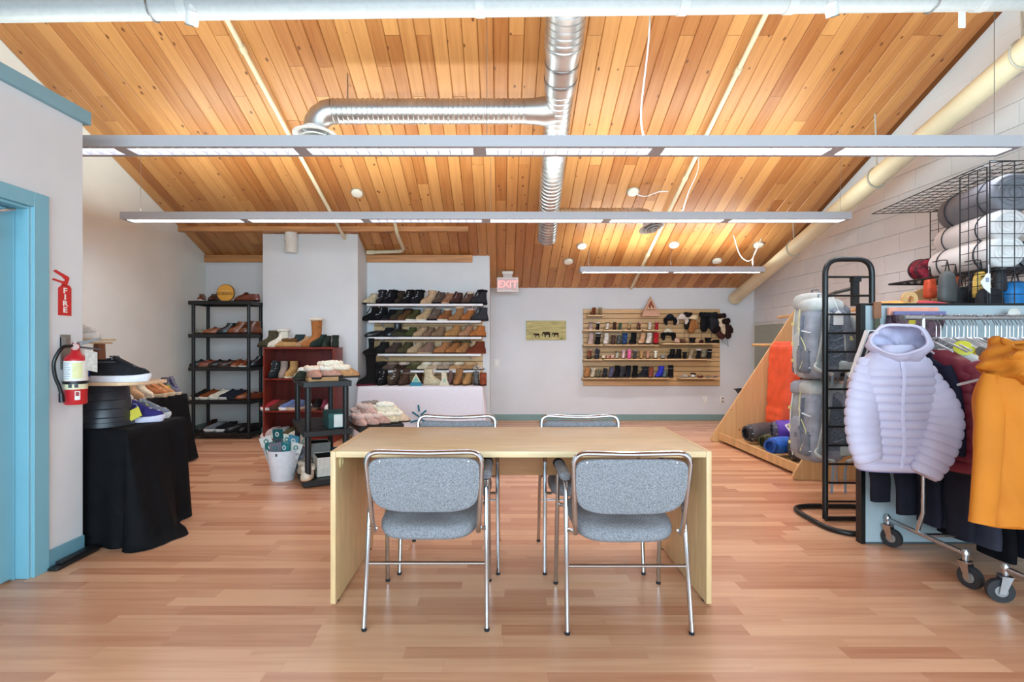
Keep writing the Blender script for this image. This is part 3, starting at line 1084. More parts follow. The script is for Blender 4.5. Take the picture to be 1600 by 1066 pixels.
for (a, b, y), l in zip(SLSH, SLAB):
    p, q = at(a, y, YS), at(b, y, YS)
    t = thing('slatwall_shelf', l, 'shelf', p)
    M().box(0, q.x - p.x, 0, YB - .026 - YS, -.02, 0).build('board', mat('dcb988', .45, 0, .04), t, bevel=.002, seg=1)
    M().box(0, q.x - p.x, YB - .030 - YS, YB - .0245 - YS, -.06, -.02).build('hook_strip', mat('a8865c', .5), t)
# wooden triangle emblem
p = at(1017, 494.5, 8.05)
t = thing('wooden_emblem', 'wooden triangle sign with red mountain picture atop the slat wall', 'sign', p)
EW = mat('cf9f80', .55, 0, .06)
k_ = 8.05 / F
g = M()
tri = [(-12.5 * k_, 6 * k_), (12.5 * k_, 6 * k_), (0, 31 * k_)]
g.prism(tri, lambda u, v, d: (u, d, v), 0.0, .035)
g.build('frame', EW, t, bevel=.003, seg=1)
M().prism([(-7.5 * k_, 10 * k_), (7.5 * k_, 10 * k_), (0, 25 * k_)], lambda u, v, d: (u, d, v), -.004, 0).build('picture', mat('8c3f22', .6, 0, .3, 25), t)
M().prism([(-14 * k_, 0), (14 * k_, 0), (12.5 * k_, 8 * k_), (-12.5 * k_, 8 * k_)], lambda u, v, d: (u, d, v), -.03, .09).build('base', EW, t, bevel=.004, seg=1)
g = M()
for a, b, h in ((-4, 11, 5), (1, 11, 6.5), (5, 11, 3.4)):
    g.prism([((a - 2.3) * k_, b * k_), ((a + 2.3) * k_, b * k_), (a * k_, (b + h) * k_)], lambda u, v, d: (u, d, v), -.006, -.004)
g.build('peaks', mat('d8b890', .6), t)
# elephant picture
p = at(853, 516.5, YB)
t = thing('picture', 'small unframed canvas of dark elephants on yellow grass on the back wall', 'picture', p)
kk = YB / F
M().box(-31 * kk, 31 * kk, -.03, 0, -15 * kk, 15 * kk).build('canvas', mat('bdb27c', .8, 0, .14, 5, stretch=(1, 1, 7)), t, bevel=.003, seg=1)


def elephant(cx, cz, s, flip):
    g = M()
    body = [(-1.0, .2), (-.9, -.1), (-.85, -1.0), (-.55, -1.0), (-.5, -.25), (.35, -.3), (.4, -1.0), (.7, -1.0), (.78, -.2), (1.0, .1), (1.25, -.1), (1.35, -.7), (1.48, -.65), (1.45, .1), (1.25, .55), (.9, .65), (.6, .5), (0, .62), (-.6, .55)]
    g.prism([(flip * u * s + cx, v * s + cz) for u, v in body], lambda u, v, d: (u, d, v), -.0315, -.030)
    return g.build('elephant', mat('3a2f24', .8, 0, .15), t)


elephant(-14 * kk, -7.0 * kk, .042, -1)
elephant(1.5 * kk, -5.5 * kk, .056, -1)
elephant(15.5 * kk, -6.0 * kk, .046, -1)
M().box(22 * kk, 26 * kk, -.0312, -.030, -14 * kk, -12 * kk).build('signature_patch', mat('6f8a34', .8), t)

# ================================================================== ladder rack, divider, grid
t = thing('ladder_rack', 'black tubular steel ladder stand hung with grey backpacks', 'display rack', (2.45, 3.52, 0))
pts = bend([(-.165, 0, .02), (-.165, 0, 1.85), (.165, 0, 1.85), (.165, 0, .02)], .11, 8)
M().tube(pts, .0185, 12).build('arch', BLACKM, t, smooth=True)
for k in range(13):
    z = 1.724 - .132 * k
    M().tube([(-.165, 0, z), (.165, 0, z)], .0075, 8).build('rung', BLACKM, t, smooth=True)
M().tube([(-.165, 0, .02), (.165, 0, .02)], .016, 10).build('foot_bar', BLACKM, t, smooth=True)
lp = bend([(.1, .28, .018), (-.27, .28, .018), (-.27, -.27, .018), (.1, -.30, .018), (.30, -.30, .018), (.30, .28, .018), (.1, .28, .018)], .17, 7)
M().tube(lp[:-1], .0175, 12, closed=True).build('base_loop', BLACKM, t, smooth=True)
for x, z in ((.055, 1.64), (.075, 1.02)):
    g = M().box(x - .028, x + .028, -.012, .03, z + .05, z + .09).box(x - .022, x + .022, .0, .03, z - .12, z + .06)
    g.tube([(x, .02, z + .01), (x + .02, .25, z + .0), (x + .10, .50, z - .01), (x + .10, .72, z - .02)], .014, 8)
    g.build('hook_arm', BLACKM, t)

GREY = mat('a3b1b6', .6, 0, .015, 3)
t = thing('divider_panel', 'blue grey free standing divider panel with black edge beside the ladder stand', 'divider', (2.25, 3.145, 0))
PWD = 1.85
M().box(.022, PWD, -.02, .02, .012, 1.497).build('panel', GREY, t)
M().box(0, .03, -.024, .024, 0, 1.507).build('edge_post', BLACKM, t, bevel=.002, seg=1)
M().box(.03, PWD, -.023, .023, 1.492, 1.507).build('top_rail', BLACKM, t, bevel=.002, seg=1)
M().box(PWD, PWD + .03, -.024, .024, 0, 1.507).build('edge_post', BLACKM, t, bevel=.002, seg=1)
M().box(.03, PWD, -.022, .022, 0, .012).build('bottom_rail', mat('4b5052', .5), t)

WIRE = mat('222327', .4, .4, 0)


def grid(g, o, u, v, nu, nv, r=.0028):
    o, u, v = Vector(o), Vector(u), Vector(v)
    for i in range(nu + 1):
        p = o + u * (i / nu)
        g.tube([p, p + v], r * (1.5 if i in (0, nu) else 1), 5)
    for j in range(nv + 1):
        p = o + v * (j / nv)
        g.tube([p, p + u], r * (1.5 if j in (0, nv) else 1), 5)
    return g


t = thing('grid_tower', 'black wire grid tower with shelf of rolled mats behind the divider panel', 'display rack', (3.25, 3.32, 0))
o0 = Vector((3.25, 3.32, 0))
grid(M(), (0, 0, .05), (.66, 0, 0), (0, 0, 2.42), 8, 30).build('front_grid', WIRE, t)
grid(M(), (0.03, .05, .05), (0.02, .22, 0), (0, 0, 2.40), 3, 30).build('side_grid', WIRE, t)
grid(M(), (.55, .10, .9), (0, 1.0, 0), (0, 0, 1.52), 12, 18).build('back_grid', WIRE, t)
tip = Vector((3.485, 4.69, 2.475)) - o0
nc = Vector((3.29, 3.36, 2.475)) - o0
u = tip - nc
grid(M(), nc, u, Vector((.60, -.088, 0)), 16, 8).build('top_grid', WIRE, t)
g = M()
grid(g, (.06, .02, 1.765), (0, .92, 0), (.50, 0, 0), 12, 8)
g.build('shelf_grid', WIRE, t)
M().tube([(.06, .02, 1.76), (.06, .94, 1.76), (.56, .94, 1.76)], .008, 6).build('shelf_rim', WIRE, t)
g = M().tube([(.0, 0, 0), (.0, 0, .06)], .012, 8).tube([(.66, 0, 0), (.66, 0, .06)], .012, 8).tube([(.55, 1.1, .9), (.55, 1.1, 0)], .008, 8).tube([(.55, .1, .9), (.55, .1, 0)], .008, 8)
g.build('leg', WIRE, t)
# rolled pads
def roll(label, a, b, r, col, group='rolled sleeping mats', spiral=True, ends=.35):
    a, b = Vector(a), Vector(b)
    d = b - a
    t = thing('rolled_mat', label, 'sleeping mat', a, 0, group)
    L_ = d.length
    e = r * ends
    M().lathe([(r * .55, 0), (r * .86, e * .08), (r * .97, e * .45), (r, e), (r * 1.01, L_ / 2), (r, L_ - e), (r * .97, L_ - e * .45), (r * .86, L_ - e * .08), (r * .55, L_)], 26, (0, 0, 0), d).build('roll', col, t, smooth=True, ang=70)
    q = Vector((0, 0, 1)).rotation_difference(d.normalized())
    for end, sg in ((0, -1), (L_, 1)):
        P = []
        for i in range(60):
            aa = i * .33
            rr = r * (.12 + .70 * i / 60)
            P.append(q @ Vector((rr * math.cos(aa), rr * math.sin(aa), end + sg * (.002 - .012 * 0))))
        M().tube(P, .0042, 5).build('rolled_edge', col, t, smooth=True)
    for f in (.2, .8):
        c_ = d * f
        ring = [c_ + q @ Vector((r * 1.025 * math.cos(x), r * 1.025 * math.sin(x), 0)) for x in [2 * PI * i / 26 for i in range(26)]]
        M().tube(ring, (.004, .011), 6, closed=True, flat=None).build('strap', mat('3a3b40', .7), t, smooth=True)
    return t


MATG = mat('8f8f92', .7, 0, .03, 8)
MATW = mat('e3e0dd', .6, 0, .02, 8)
roll('charcoal rolled sleeping mat, topmost in the grid tower', (3.50, 3.40, 2.285), (3.66, 4.02, 2.295), .14, mat('6d6e74', .6, 0, .05, 8))
roll('white rolled sleeping mat between the charcoal mat and lowest mat', (3.46, 3.40, 2.065), (3.66, 4.08, 2.085), .115, mat('dbd6d4', .6, 0, .02, 8))
roll('plain white rolled sleeping mat resting on the grid tower shelf', (3.46, 3.41, 1.885), (3.60, 4.07, 1.89), .118, MATW)
roll('light grey rolled mat behind the front grid beside the white mats', (3.74, 3.41, 1.885), (3.82, 3.95, 1.885), .105, mat('b4b6c4', .6, 0, .1, 20))
roll('maroon patterned stuff roll poking out past the lowest white mat', (3.55, 4.13, 1.87), (3.585, 4.30, 1.89), .085, mat('8d2f3c', .7, 0, .4, 22))


def pouch(label, p, w, d, h, col, group='small bags hung on the grid tower', cord=None, top=None):
    t = thing('hanging_pouch', label, 'bag', p, 0, group)
    rings = []
    for z, k in ((0, .72), (.04, .95), (.18, 1.0), (.5, .96), (.78, .86), (.92, .68), (1.0, .32)):
        rings.append([(w / 2 * k * math.copysign(abs(math.cos(a)) ** .7, math.cos(a)), d / 2 * k * math.copysign(abs(math.sin(a)) ** .7, math.sin(a)), -h + h * z) for a in [2 * PI * i / 18 for i in range(18)]])
    M().loft(rings).build('sack', col, t, smooth=True, ang=70)
    M().tube([(-w * .14, 0, -.01), (-w * .05, 0, .05), (0, 0, .075), (w * .05, 0, .05), (w * .14, 0, -.01)], .004, 6).build('drawcord', cord or BLACKP, t, smooth=True)
    M().tube([(0, 0, .078), (0, .03, .085), (0, .12, .085)], .004, 6).build('hook', WIRE, t)
    return t


pouch('small orange stuff sack hung at the outer end of the grid tower', at(1453, 433, 3.95) , .085, .07, .17, mat('d8502a', .6, 0, .15, 20, .4, 40))
pouch('slim dark grey pouch with drawcord beside the small orange sack', at(1480, 424, 3.55), .12, .07, .22, mat('4a4b4a', .6, 0, .06, 20, .2, 40))
pouch('orange cord bundle hung under the mats beside the grey pouch', at(1493, 430, 3.75), .075, .06, .085, mat('e2562e', .6, 0, .4, 60))
pouch('black bag hung lowest below the cord bundle on the grid tower', at(1500, 448, 3.6), .15, .08, .26, mat('2c2c2e', .7, 0, .1))
pouch('plain charcoal bag between the black bag and yellow packet', at(1520, 443, 3.6), .12, .08, .27, mat('34343a', .7, 0, .1))
pouch('yellow and tan packet hung under the white mat', at(1532, 424, 3.5), .10, .05, .19, mat('c9a24a', .6, 0, .3, 18))
pouch('black cap shaped bag with white oval mark above the divider rail', at(1546, 450, 3.42), .18, .09, .18, mat('2a292c', .7, 0, .1))
pouch('bright blue stuff sack behind the front grid', at(1586, 440, 3.5), .21, .14, .20, mat('1f78b8', .6, 0, .15, 15))
pouch('navy stuff sack behind the front grid past the blue one', at(1622, 435, 3.5), .16, .12, .2, mat('29466e', .6, 0, .15, 15))
pouch('black water pouch with red band behind the front grid', at(1562, 420, 3.48), .08, .06, .16, mat('26262a', .6, 0, .1))
t = thing('price_card', 'white folded price card hanging from the shelf of mats', 'label', at(1540, 441, 3.30))
M().prism([(-.034, .0), (.012, .06), (.03, .055), (.03, -.075), (-.012, -.04)], lambda u, v, d: (u, d, v), -.002, .002).build('card', PAPER, t)
M().prism([(-.002, .03), (.02, .03), (.02, .0), (-.002, .0)], lambda u, v, d: (u, d, v), -.0035, -.002).build('print', mat('9aa0b0', .7), t)
M().tube([(.02, 0, .055), (.03, .01, .12)], .002, 5).build('string', PAPER, t)
t = thing('round_tag', 'round white plastic disc clipped to the grid above the hangers', 'clip', at(1583, 490, 3.06))
M().lathe([(0, 0), (.030, 0), (.032, .008), (.02, .014), (0, .015)], 20, (0, 0, 0), (-.2, -1, 0)).build('disc', mat('cdc9c0', .4), t, smooth=True)
M().tube([(0, .0, 0), (0.02, .06, 0)], .006, 6).build('clip', mat('b9b6b0', .4), t)

# things behind the divider
t = thing('wooden_peg_stand', 'light wood peg board with round hole rising behind the divider', 'display rack', (2.78, 3.40, 0))
g = M()
ring = [(0.053 * math.cos(a), 0.053 * math.sin(a)) for a in [2 * PI * i / 24 for i in range(24)]]
inn = [(0.023 * math.cos(a), 0.023 * math.sin(a)) for a in [2 * PI * i / 24 for i in range(24)]]
g.loft([[(x, -.01, z + 1.555) for x, z in ring], [(x, .01, z + 1.555) for x, z in ring], [(x, .01, z + 1.555) for x, z in inn], [(x, -.01, z + 1.555) for x, z in inn]], closed=True)
g.build('ring_head', PLY, t)
M().prism([(-.075, .02), (.075, .02), (.075, 1.45), (.042, 1.525), (-.042, 1.525), (-.075, 1.45)], lambda u, v, d: (u, d, v), -.01, .01).build('board', PLY, t)
M().box(-.078, .12, -.08, .12, 0, .02).build('foot', PLY, t)
for dx, c, l in ((-.12, 'e8943a', 'orange stuff sack lying behind the divider rail'), (.145, 'b02f3a', 'red stuff sack behind the divider rail next to the wooden ring')):
    t = thing('stuff_sack', l, 'bag', (2.79 + dx * 1.2, 3.42, 1.485))
    M().lathe([(.02, -.17), (.05, -.14), (.062, -.04), (.058, .06), (.04, .14), (.015, .17)], 18, (0, 0, 0), (1, 0, .12 if dx < 0 else -.1)).build('sack', mat(c, .6, 0, .12, 15, .4, 30), t, smooth=True)
    M().tube([(.165, 0, .02), (.20, -.01, .02), (.21, 0, .0)], .004, 6).build('drawcord', BLACKP, t)
    M().tube([(0, 0, -.05), (0, 0, -1.465)], .012, 8).tube([(-.12, 0, -1.472), (.12, 0, -1.472)], .012, 8).build('stand_post', WIRE, t)
# packs on the divider face
t = thing('packaged_bag', 'clear bag with salmon header hung at the divider corner', 'package', (2.55, 3.095, 1.478))
M().box(-.15, .16, -.008, .012, -.05, .0).build('header', mat('e59a80', .5, 0, .05, 20), t, bevel=.003, seg=1)
M().prism([(-.15, -.05), (.16, -.05), (.14, -.24), (-.17, -.24)], lambda u, v, d: (u, d, v), -.012, .014).build('bag', mat('4d3a44', .5, 0, .45, 26), t)
t = thing('packaged_bag', 'clear bag with slate purple header overlapping the salmon one', 'package', (2.565, 3.062, 1.452))
M().box(-.155, .16, -.008, .012, -.024, .0).build('header', mat('6d6c96', .5, 0, .05, 20), t, bevel=.003, seg=1)
M().prism([(-.155, -.024), (.16, -.024), (.10, -.20), (-.14, -.21)], lambda u, v, d: (u, d, v), -.012, .010).build('bag', mat('5a3f4a', .45, 0, .5, 22), t)
M().prism([(-.07, -.04), (-.03, -.04), (-.04, -.10), (-.08, -.09)], lambda u, v, d: (u, d, v), -.014, -.012).build('yellow_insert', mat('c9b52e', .5), t)
t = thing('strap_roll', 'brown and olive webbing strap hung down the divider edge', 'strap', (2.335, 3.10, 1.50))
M().box(-.022, .022, -.006, .006, -.09, .012).build('leather_end', mat('8a5a3c', .6), t)
M().prism([(-.018, -.09), (.016, -.09), (.02, -.5), (-.006, -.5)], lambda u, v, d: (u, d, v), -.004, .006).build('webbing', mat('5a5a4c', .8, 0, .1, 60), t)
t = thing('framed_sign', 'black sign with double white border leaning on the divider behind the lilac jacket', 'sign', (2.34, 3.02, 1.25))
for k, c, yy in ((1.0, 'dedede', 0), (.93, '23252d', -.002), (.80, 'dedede', -.004), (.73, '23252d', -.006)):
    M().prism([(-.17 * k + .05 * k, .085 * k), (.20 * k, .085 * k), (.20 * k, -.2 * k), (-.17 * k - .05 * k, -.2 * k)], lambda u, v, d: (u, d, v), yy - .002, yy + (.004 if k < 1 else .03)).build('border' if c[0] == 'd' else 'board', mat(c, .5), t)
# ================================================================== footwear
ORD = ['first', 'second', 'third', 'fourth', 'fifth', 'sixth', 'seventh', 'eighth', 'ninth', 'tenth', 'eleventh', 'twelfth', 'thirteenth', 'fourteenth', 'fifteenth', 'sixteenth']


def foot_outline(x0, x1, hw, z, e=1.0, n=20, lift=0.0):
    """e=1 foot shaped, e=0 round"""
    out = []
    for k in range(n):
        a = 2 * PI * k / n
        c, s = math.cos(a), math.sin(a)
        u = .5 + .5 * c
        x = x0 + (x1 - x0) * u
        wf = (.76 + .24 * min(1, max(0, (u - .12) / .5))) if e else 1
        y = hw * math.copysign(abs(s) ** (.8 if e else 1), s) * (wf * e + (1 - e))
        out.append((x, y, z + lift * max(0, u - .72) ** 2 * 12))
    return out


# upper: slices (z, heel x, toe x, half width, e); inner: lining slices
def boot_prof(h, fat=.046, top=None):
    P = [(.018, -.125, .146, .047, 1), (.045, -.128, .142, .050, 1), (.068, -.123, .122, .049, 1), (.088, -.116, .085, .046, .9), (.108, -.112, .048, .044, .6), (.13, -.110, .022, fat, .2)]
    if h > .15:
        P += [(.16, -.111, .012, fat, 0)]
    z = .22
    while z < h - .03:
        P.append((z, -.112 - (z - .2) * .03, .012 + (z - .2) * .06, fat + (z - .2) * .05, 0))
        z += .07
    P.append((h, -.113 - max(0, h - .2) * .04, .013 + max(0, h - .2) * .06, fat + .001 + max(0, h - .2) * .06, 0))
    l = P[-1]
    return P, [(h + .002, l[1] + .008, l[2] - .008, l[3] - .008, 0), (h - .05, l[1] + .010, l[2] - .010, l[3] - .010, 0)]


KINDS = {}
KINDS['ankle boot'] = (*boot_prof(.165), .022, 0)
KINDS['boot'] = (*boot_prof(.215), .024, 0)
KINDS['tall boot'] = (*boot_prof(.36), .024, 0)
KINDS['knee boot'] = (*boot_prof(.42, .044), .024, 0)
KINDS['lace boot'] = (*boot_prof(.195, .048), .034, 0)
KINDS['sneaker'] = ([(.022, -.134, .150, .046, 1), (.042, -.139, .145, .049, 1), (.058, -.137, .122, .047, 1), (.072, -.132, .078, .043, 1), (.088, -.129, .032, .040, .9), (.104, -.131, -.006, .036, .8), (.117, -.135, -.034, .034, .8)],
                    [(.112, -.124, -.040, .027, .8), (.062, -.11, .03, .028, 1)], .034, .010)
KINDS['oxford'] = ([(.014, -.132, .158, .043, 1), (.035, -.133, .154, .046, 1), (.050, -.130, .130, .045, 1), (.064, -.127, .085, .041, 1), (.078, -.124, .03, .036, .9), (.084, -.124, .008, .033, .8)],
                   [(.080, -.116, .0, .026, .8), (.045, -.11, .05, .03, 1)], .016, .004)
KINDS['slipper'] = ([(.014, -.125, .142, .052, 1), (.034, -.128, .140, .056, 1), (.054, -.122, .118, .054, 1), (.074, -.112, .085, .050, 1), (.090, -.106, .050, .045, .8)],
                    [(.086, -.092, .034, .034, .8), (.040, -.092, .05, .036, 1)], .018, .002)
KINDS['clog'] = ([(.02, -.12, .142, .052, 1), (.045, -.12, .14, .055, 1), (.064, -.05, .118, .053, 1), (.080, -.02, .085, .047, 1), (.088, .0, .06, .036, .7)], [(.088, .02, .05, .01, .5)], .03, .004)
KINDS['sandal'] = ([(.012, -.12, .13, .045, 1), (.022, -.12, .13, .046, 1)], [(.022, -.11, .12, .04, 1)], .014, 0)
MESH = {}


def raw(g, name, smooth=True, ang=60, m=None):
    o = g.build(name, m or BLACKP, None, smooth=smooth, ang=ang)
    me = o.data
    bpy.data.objects.remove(o)
    return me


def dense(P, k=2):
    """extra slices between the given ones"""
    out = []
    n = len(P)
    for i in range(n - 1):
        for j in range(k):
            t = j / k
            p0, p1, p2, p3 = P[max(0, i - 1)], P[i], P[i + 1], P[min(n - 1, i + 2)]
            out.append(tuple(.5 * ((2 * b) + (c - a) * t + (2 * a - 5 * b + 4 * c - d) * t * t + (3 * b - a - 3 * c + d) * t ** 3) for a, b, c, d in zip(p0, p1, p2, p3)))
    out.append(P[-1])
    return out


for kn_, (P, I, hs, lift) in KINDS.items():
    key = kn_.replace(' ', '_')
    g = M()
    DP = dense(P, 2)
    g.loft([foot_outline(a, b, w_, z, max(0, min(1, e)), lift=lift) for z, a, b, w_, e in DP] + [foot_outline(a, b, w_, z, e, lift=lift) for z, a, b, w_, e in I[:1]], cap1=False)
    MESH[kn_, 'upper'] = raw(g, 'upper')
    g = M()
    g.loft([foot_outline(a, b, w_, z, e, lift=lift) for z, a, b, w_, e in I] if len(I) > 1 else [foot_outline(a, b, w_, z, e) for z, a, b, w_, e in I + [(I[0][0] - .003, *I[0][1:])]], cap0=False)
    MESH[kn_, 'lining'] = raw(g, 'lining')
    g = M()
    a, b, w_ = P[0][1] - .005, P[0][2] + .006, P[0][3] + .004
    g.loft([foot_outline(a + .006, b - .012, w_ - .004, 0, 1), foot_outline(a, b, w_, hs * .35, 1, lift=lift), foot_outline(a, b, w_, hs * .9, 1, lift=lift), foot_outline(a + .004, b - .004, w_ - .003, hs, 1, lift=lift)])
    MESH[kn_, 'sole'] = raw(g, 'sole', ang=40)
    # fur cuff round the opening
    zt, xa, xb, hw_, e_ = P[-1]
    rr = random.Random(3)
    ring = [Vector(p) for p in foot_outline(xa, xb, hw_, zt, e_, n=26)]
    cr_ = {'slipper': .022, 'clog': .016, 'ankle boot': .015}.get(kn_, .018)
    g = M().tube([p + Vector((rr.uniform(-1, 1), rr.uniform(-1, 1), rr.uniform(-1, 1))) * .004 for p in ring], [cr_ * rr.uniform(.8, 1.2) for _ in ring], 8, closed=True)
    MESH[kn_, 'fur_cuff'] = raw(g, 'fur_cuff', ang=180)
    # laces up the front
    if kn_ in ('lace boot', 'sneaker', 'oxford', 'boot', 'ankle boot'):
        fr = [(z, xb) for z, xa, xb, hw_, e in dense(P, 4) if z > (.055 if kn_ in ('sneaker', 'oxford') else .075)]
        n_ = 5 if kn_ in ('sneaker', 'oxford') else 8
        g = M()
        pts = []
        for i in range(n_):
            f = i / (n_ - 1)
            z, xx = fr[int(f * (len(fr) - 1))]
            w2 = .017 if kn_ in ('sneaker', 'oxford') else .022
            s = 1 if i % 2 else -1
            bx = xx - (.012 if kn_ not in ('sneaker', 'oxford') else .018)
            pts += [(bx, s * w2, z + .004), (xx + .004, 0, z + .008)]
        g.tube(pts, .0034, 6)
        for s in (1, -1):
            z, xx = fr[-1]
            zz = z if kn_ in ('sneaker', 'oxford') else z - .03
            g.tube(smooth_path([(xx + .003, 0, zz + .006), (xx + .014, s * .025, zz + .018), (xx + .018, s * .034, zz + .002), (xx + .008, s * .006, zz + .002)], 3), .003, 5)
        MESH[kn_, 'laces'] = raw(g, 'laces')
        z, xx = fr[0]
        z2, xx2 = fr[-1]
        if kn_ in ('sneaker', 'oxford', 'lace boot'):
            g = M().loft([[(xx - .004, -.018, z - .0), (xx - .004, .018, z), (xx - .016, .018, z - .006), (xx - .016, -.018, z - .006)],
                          [(xx2 + .004, -.021, z2 + .02), (xx2 + .004, .021, z2 + .02), (xx2 - .006, .021, z2 + .018), (xx2 - .006, -.021, z2 + .018)]])
            MESH[kn_, 'tongue'] = raw(g, 'tongue')
    # straps / bands
    if kn_ == 'sandal':
        g = M()
        for x_ in (.02, .075):
            g.tube([(x_, .048 * math.cos(a), .018 + .045 * math.sin(a)) for a in [PI * i / 10 for i in range(11)]], (.003, .014), 6, flat=(0, 0, 1))
        MESH[kn_, 'strap'] = raw(g, 'strap')
    else:
        i = len(P) - 2
        z, xa, xb, hw_, e = P[i]
        g = M().tube([Vector(p) for p in foot_outline(xa, xb, hw_ + .002, z, e, n=24)], (.003, .010), 6, closed=True)
        MESH[kn_, 'strap'] = raw(g, 'strap')
g = M().box(-.012, .012, -.001, .001, -.05, 0)
g.tube([(0, 0, 0), (.004, .0, .02), (0, .003, .035)], .001, 4)
MESH['tag'] = raw(g, 'price_tag', smooth=False)
FURC = lambda c: mat(c, .95, 0, .10, 60, .7, 160)
SUEDE = lambda c: mat(c, .85, 0, .10, 28, .15, 260)
LEATH = lambda c: mat(c, .30, 0, .12, 18, .08, 120)


def shoe(kind, col, loc, rz, label, group, sole='3a342e', lace=None, cuff=None, lining=None, leather=False, sc_=1.0, tagged=False, strap=None, name=None, tilt=0.0):
    nm = name or {'lace boot': 'laced_boot'}.get(kind, kind.replace(' ', '_'))
    t = thing(nm, label, {'sneaker': 'shoe', 'oxford': 'shoe', 'slipper': 'slipper', 'clog': 'shoe', 'sandal': 'sandal'}.get(kind, 'boot'), loc, rz, group)
    t.scale = (sc_, sc_, sc_)
    if tilt:
        t.rotation_euler = (0, tilt, rz)
    um = (LEATH if leather else SUEDE)(col)
    instance(MESH[kind, 'upper'], 'upper', t, um)
    instance(MESH[kind, 'sole'], 'sole', t, mat(sole, .7, 0, .03))
    instance(MESH[kind, 'lining'], 'lining', t, mat(lining or ('2a2623' if not cuff else cuff), .9, 0, .06))
    if lace and (kind, 'laces') in MESH:
        instance(MESH[kind, 'laces'], 'laces', t, mat(lace, .8, 0, 0))
        if (kind, 'tongue') in MESH:
            instance(MESH[kind, 'tongue'], 'tongue', t, um)
    if cuff:
        instance(MESH[kind, 'fur_cuff'], 'fur_cuff', t, FURC(cuff))
    if strap:
        instance(MESH[kind, 'strap'], 'strap', t, mat(strap, .5, 0, .05))
    if tagged:
        z, xa, xb, hw_, e = KINDS[kind][0][-1]
        q = instance(MESH['tag'], 'price_tag', t, PAPER)
        q.location = (xb + .02, 0, z - .02)
        q.rotation_euler = (0, 0, PI / 2)
    return t


def row(place, group, D, z, items, default_rz, origin):
    """items: (px, kind, colour words, colour, opts)"""
    order = sorted(it[0] for it in items)
    for it in items:
        px, kind, words_, col = it[:4]
        i = order.index(px)
        op = dict(it[4]) if len(it) > 4 else {}
        d = op.pop('D', D)
        rz = math.radians(op.pop('rz', default_rz))
        zz = op.pop('z', z)
        x = (px - CX) / F * d
        lab = '%s, %s from %s on %s' % (words_, ORD[i], origin, place)
        shoe(kind, col, (x, d, zz), rz, lab, group, **op)


WL = 'cfcfd2'
# --- niche: row 1..5 and the white table
G1 = 'boots crowded in the white niche'
row('the top niche shelf', G1, 7.16, 1.818, [
    (581, 'ankle boot', 'cream and black duck boot', 'cdbb9a', dict(sole='1c1a19', strap='2a2522', sc_=.95)),
    (596, 'lace boot', 'black boot with pale criss-cross laces', '2c2a31', dict(sole='18171a', lace=WL, cuff='2a2830', rz=-100)),
    (611, 'lace boot', 'black boot with furry collar', '19191c', dict(sole='151516', lace='8f8f96', cuff='1c1b1e', rz=-130)),
    (625, 'boot', 'dark brown chunky boot', '3b322d', dict(sole='26211e', rz=-110, sc_=.92)),
    (639, 'lace boot', 'black boot with white laces', '1d1c1f', dict(sole='1a1819', lace=WL, cuff='191819', rz=-125)),
    (653, 'lace boot', 'black fleece boot with white laces', '232226', dict(sole='1a1819', lace=WL, cuff='1c1b1d', rz=-125)),
    (671, 'boot', 'sand coloured winter boot', 'c0a181', dict(sole='b89a7a', rz=-150, tagged=True, lace='a88a6a', sc_=.95)),
    (687, 'lace boot', 'taupe and black laced boot', '5a4a42', dict(sole='1c1a1b', lace='b8a090', rz=-135, sc_=.9)),
    (701, 'lace boot', 'rust boot with pink laces', '9b6d52', dict(sole='b99a80', lace='d4b0a0', rz=-140, sc_=.82)),
    (714, 'lace boot', 'dark brown boot with pink laces', '4a3430', dict(sole='1e1a1a', lace='c59f98', rz=-135, sc_=.88)),
    (731, 'lace boot', 'brown boot with cream fur collar', '5c443c', dict(sole='1e1b1a', lace='c9b0a8', cuff='d8c4b0', rz=-140, sc_=.85)),
    (749, 'lace boot', 'charcoal winter boot', '323338', dict(sole='1b1b1d', lace='4a4a50', cuff='1c1c1f', rz=-150))], -140, 'the column')
row('niche shelf two', G1, 7.16, 1.583, [
    (582, 'lace boot', 'black hiking boot with white stitching', '161617', dict(sole='111112', lace='d8d8d8', rz=-160, D=7.14)),
    (596, 'lace boot', 'black boot with white bow', '1c1b1d', dict(sole='161516', lace='e2e2e2', rz=-120)),
    (610, 'ankle boot', 'plain black ankle boot', '1a1a1c', dict(sole='3a3136')),
    (622, 'ankle boot', 'olive brown boot with maroon sole', '3e3a2e', dict(sole='4a2c28', rz=-130)),
    (634, 'ankle boot', 'leopard boot with brown sole', '5a4028', dict(sole='6a5044', cuff='3a2a22', rz=-130)),
    (647, 'ankle boot', 'green and tan boot with white sole', '47452a', dict(sole='e4ddd0', rz=-130)),
    (664, 'ankle boot', 'sand boot with white sole', 'b99a74', dict(sole='e0d6c8', cuff='c9ad8c', rz=-145)),
    (680, 'lace boot', 'taupe boot with dark thick sole', '6e5a4e', dict(sole='2a1f20', lace='c2b2a2', rz=-140, sc_=.9)),
    (696, 'ankle boot', 'chestnut boot with cream fur', '8e5a38', dict(sole='e2dac8', cuff='e3d3bc', rz=-130)),
    (714, 'boot', 'tan boot with cream fur lining', 'a06f47', dict(sole='8a5a3a', cuff='e0cdb2', rz=-160, sc_=.9)),
    (732, 'ankle boot', 'chestnut boot with pink fur', 'a8683a', dict(sole='7a4a2c', cuff='dcb6a8', rz=-135)),
    (750, 'lace boot', 'charcoal laced winter boot', '3b3c40', dict(sole='2a2a2d', lace='777a80', rz=-165, sc_=.98))], -140, 'the column')
